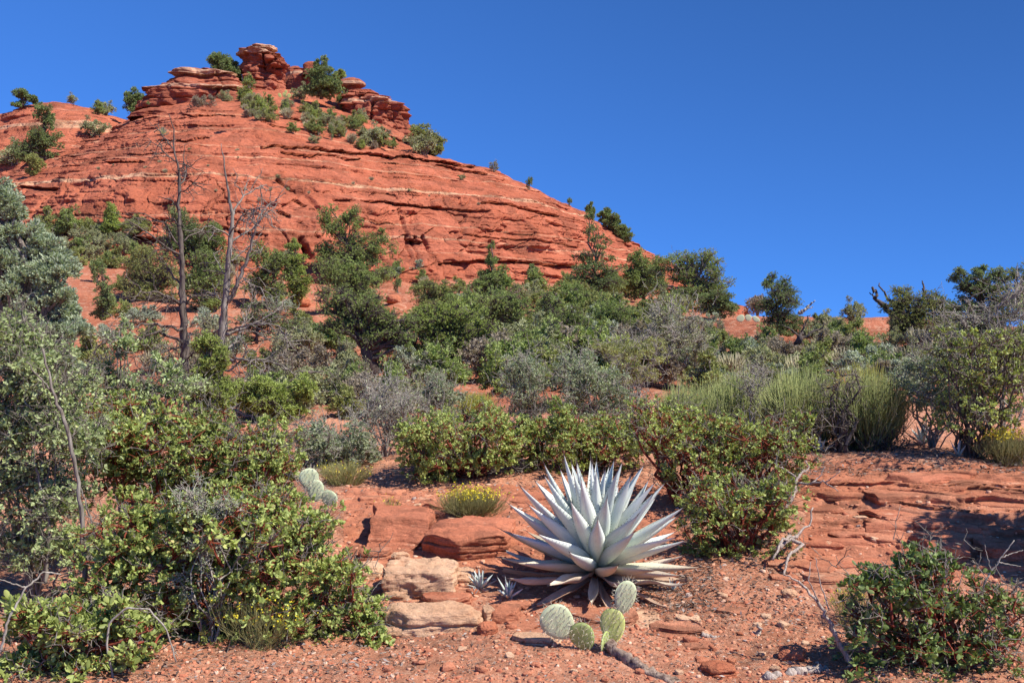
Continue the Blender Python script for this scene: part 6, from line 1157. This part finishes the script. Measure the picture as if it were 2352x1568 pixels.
# repeats: told apart by size and by the landmark they stand at
bg = random.Random(5)
SHORT = [('cone shaped', 'cone shaped juniper'), ('left head', 'two headed juniper'), ('two dead trunks', 'dead trees'), ('yellowish', 'yellowish juniper'), ('between the dead trunks on', 'dark juniper by the dead trees'), ('tall ragged', 'tall ragged pinyon'), ('broad green', 'broad green juniper'), ('stacked tufts', 'stacked tuft pinyon'),
 ('loose green', 'loose juniper by the right dead tree'), ('slender pointed juniper right', 'slender pointed juniper'), ('small dark shrub', 'little dark juniper at the cliff foot'), ('tall open pinyon over', 'tall open pinyon'), ('dark round', 'dark round juniper'), ('big spreading juniper with', 'big spreading juniper'), ('low green pinyon', 'low pinyon under the big spreading juniper'),
 ('lone dense', 'lone skyline tree'), ('round headed', 'round headed juniper at right'), ('tall dark pinyon', 'tall dark pinyon at right'), ('dark pinyon cut', 'pinyon cut by the right edge'), ('filling the gap', 'small juniper between the large right ones'), ('forked trunk in', 'forked trunk juniper'), ('vivid green juniper right', 'vivid green juniper'),
 ('flat topped', 'olive flat topped juniper'), ('grey green juniper mass', 'grey green juniper mass'), ('soft green', 'soft green juniper'), ('directly below the tall open', 'small juniper under the open pinyon'), ('dim green', 'dim green juniper'), ('low dead boughs', 'low dead boughs'), ('bright young', 'bright young juniper'), ('thin dark young', 'thin young pinyon'),
 ('pyramid', 'summit pine'), ('rock ridge ends', 'tree at the end of the rock ridge'), ('shaggy pine on', 'shaggy pine on the left flank'), ('left of the slender', 'rounded green juniper'), ('directly under the tall', 'dusty juniper'), ('below the round one', 'juniper bush by the cliff end'), ('twin green', 'low wide juniper'), ('olive juniper under', 'olive juniper'), ('low at the left of the forked', 'low dark juniper')]
MARK = []
for (u, v, l) in LM:
    for k_, sh_ in SHORT:
        if k_ in l: MARK.append((u, v, sh_)); break
MARK += [(1680, 790, 'large white green yucca'), (770, 790, 'wide pale yucca'), (1810, 800, 'dark fallen juniper trunk'), (690, 750, 'prickly pear on the open slope'), (430, 660, 'pale cactus clump'), (1570, 830, 'large twiggy grey shrub'), (600, 230, 'rock tower'), (850, 250, 'rock ridge'), (450, 240, 'left cap rock'), (620, 340, 'upper cliff edge'),
 (2250, 850, 'tangled right edge manzanita'), (1975, 880, 'tall yellowish ephedra'), (1600, 880, 'leftmost ephedra'), (1850, 880, 'broad ephedra'), (450, 430, 'pale band behind the dead trees'), (1000, 430, 'pale band at mid cliff'), (200, 430, 'left end of the pale band')]
KN = {'sage': 'grey brush', 'brown': 'brown dry brush', 'green': 'green shrub', 'olive': 'olive shrub', 'twig': 'leafless twiggy shrub', 'dust': 'silvery low brush', 'grass': 'pale grass tuft', 'lime': 'fresh green shrub', 'dark': 'dark shrub'}
ulab = {}
def scat(n, poly, ks, wr, group, fn=None, wmax=14):
    for i in range(n):
        for _ in range(20):
            u = bg.uniform(poly[0], poly[1]); v = bg.uniform(poly[2], poly[3])
            if fn is None or fn(u, v): break
        else: continue
        k = bg.choice(ks); Yk = pick(u, v); w = bg.uniform(*wr)*30.0/max(Yk, wmax); m_ = min(MARK, key=lambda q: (q[0]-u)**2+2*(q[1]-v)**2)
        du, dv = u-m_[0], v-m_[1]; side = ('left of' if du < 0 else 'right of') if abs(du) > abs(dv) else ('above' if dv < 0 else 'below'); far = math.hypot(du, dv)
        size = 'small' if w < (wr[0]+(wr[1]-wr[0])*.4)*30/max(Yk, wmax) else 'wide'
        lab = '%s %s %s %s the %s' % (size, KN[k], 'just' if far < 35 else ('close' if far < 70 else 'well'), side, m_[2]); lab = lab.replace('close left of', 'near the left side of').replace('close right of', 'near the right side of').replace('close above', 'a bit above').replace('close below', 'a bit below')
        for ad in ('', ' with bare soil around', ) [:1]: pass
        lab = lab.replace(' near the left side of', ' left of').replace(' near the right side of', ' right of') if len(lab.split()) > 16 else lab; put(k, u, v, w, ' '.join(lab.split()[:16]), group)
scat(60, (200, 1000, 600, 880), ['sage', 'brown', 'green', 'olive', 'twig', 'dust', 'grass', 'dark'], (46, 100), 'brush on the left slope below the cliff')
scat(90, (1000, 1560, 662, 905), ['sage', 'brown', 'green', 'olive', 'green', 'dust', 'olive', 'lime', 'green'], (60, 120), 'brush on the middle slope below the cliff')
scat(115, (1560, 2380, 740, 905), ['sage', 'brown', 'green', 'olive', 'twig', 'dust', 'grass', 'sage', 'grass', 'brown'], (30, 80), 'brush on the right hand slope', lambda u, v: v > 748 and not (1680 < u < 1790 and v < 800))
scat(60, (540, 930, 225, 345), ['sage', 'brown', 'grass', 'green', 'grass', 'lime', 'olive'], (40, 95), 'brush on the summit terrace', lambda u, v: v > 220+(u-540)*.22 and v < 262+(u-540)*.25)
scat(30, (60, 1300, 300, 500), ['sage', 'grass', 'grass'], (12, 30), 'tufts in the cliff cracks', lambda u, v: v > 320+abs(u-450)*.2)
scat(40, (560, 1000, 820, 980), ['brown', 'sage', 'olive', 'twig', 'green'], (36, 80), 'brush on the left slope below the cliff')
scat(30, (0, 330, 520, 620), ['green', 'sage', 'olive'], (50, 100), 'brush at the left foot of the cliff')
# a juniper standing just outside the frame on the right; its shade falls on the ledges
sh = plant('juniper_tree', 'juniper beyond the right edge whose shade falls on the ledges', 'tree', (2860, 1370), [(2860, 620, 130, 130, .5), (2960, 760, 150, 130, .5), (2740, 760, 120, 120, .45), (2850, 860, 150, 130, .45), (2690, 900, 100, 100, .4)], 6.25, leaf=L_jun, wood=B_dark, clumps=24, tips=20, per=10, ll=.05, lw=.03, crad=.4)
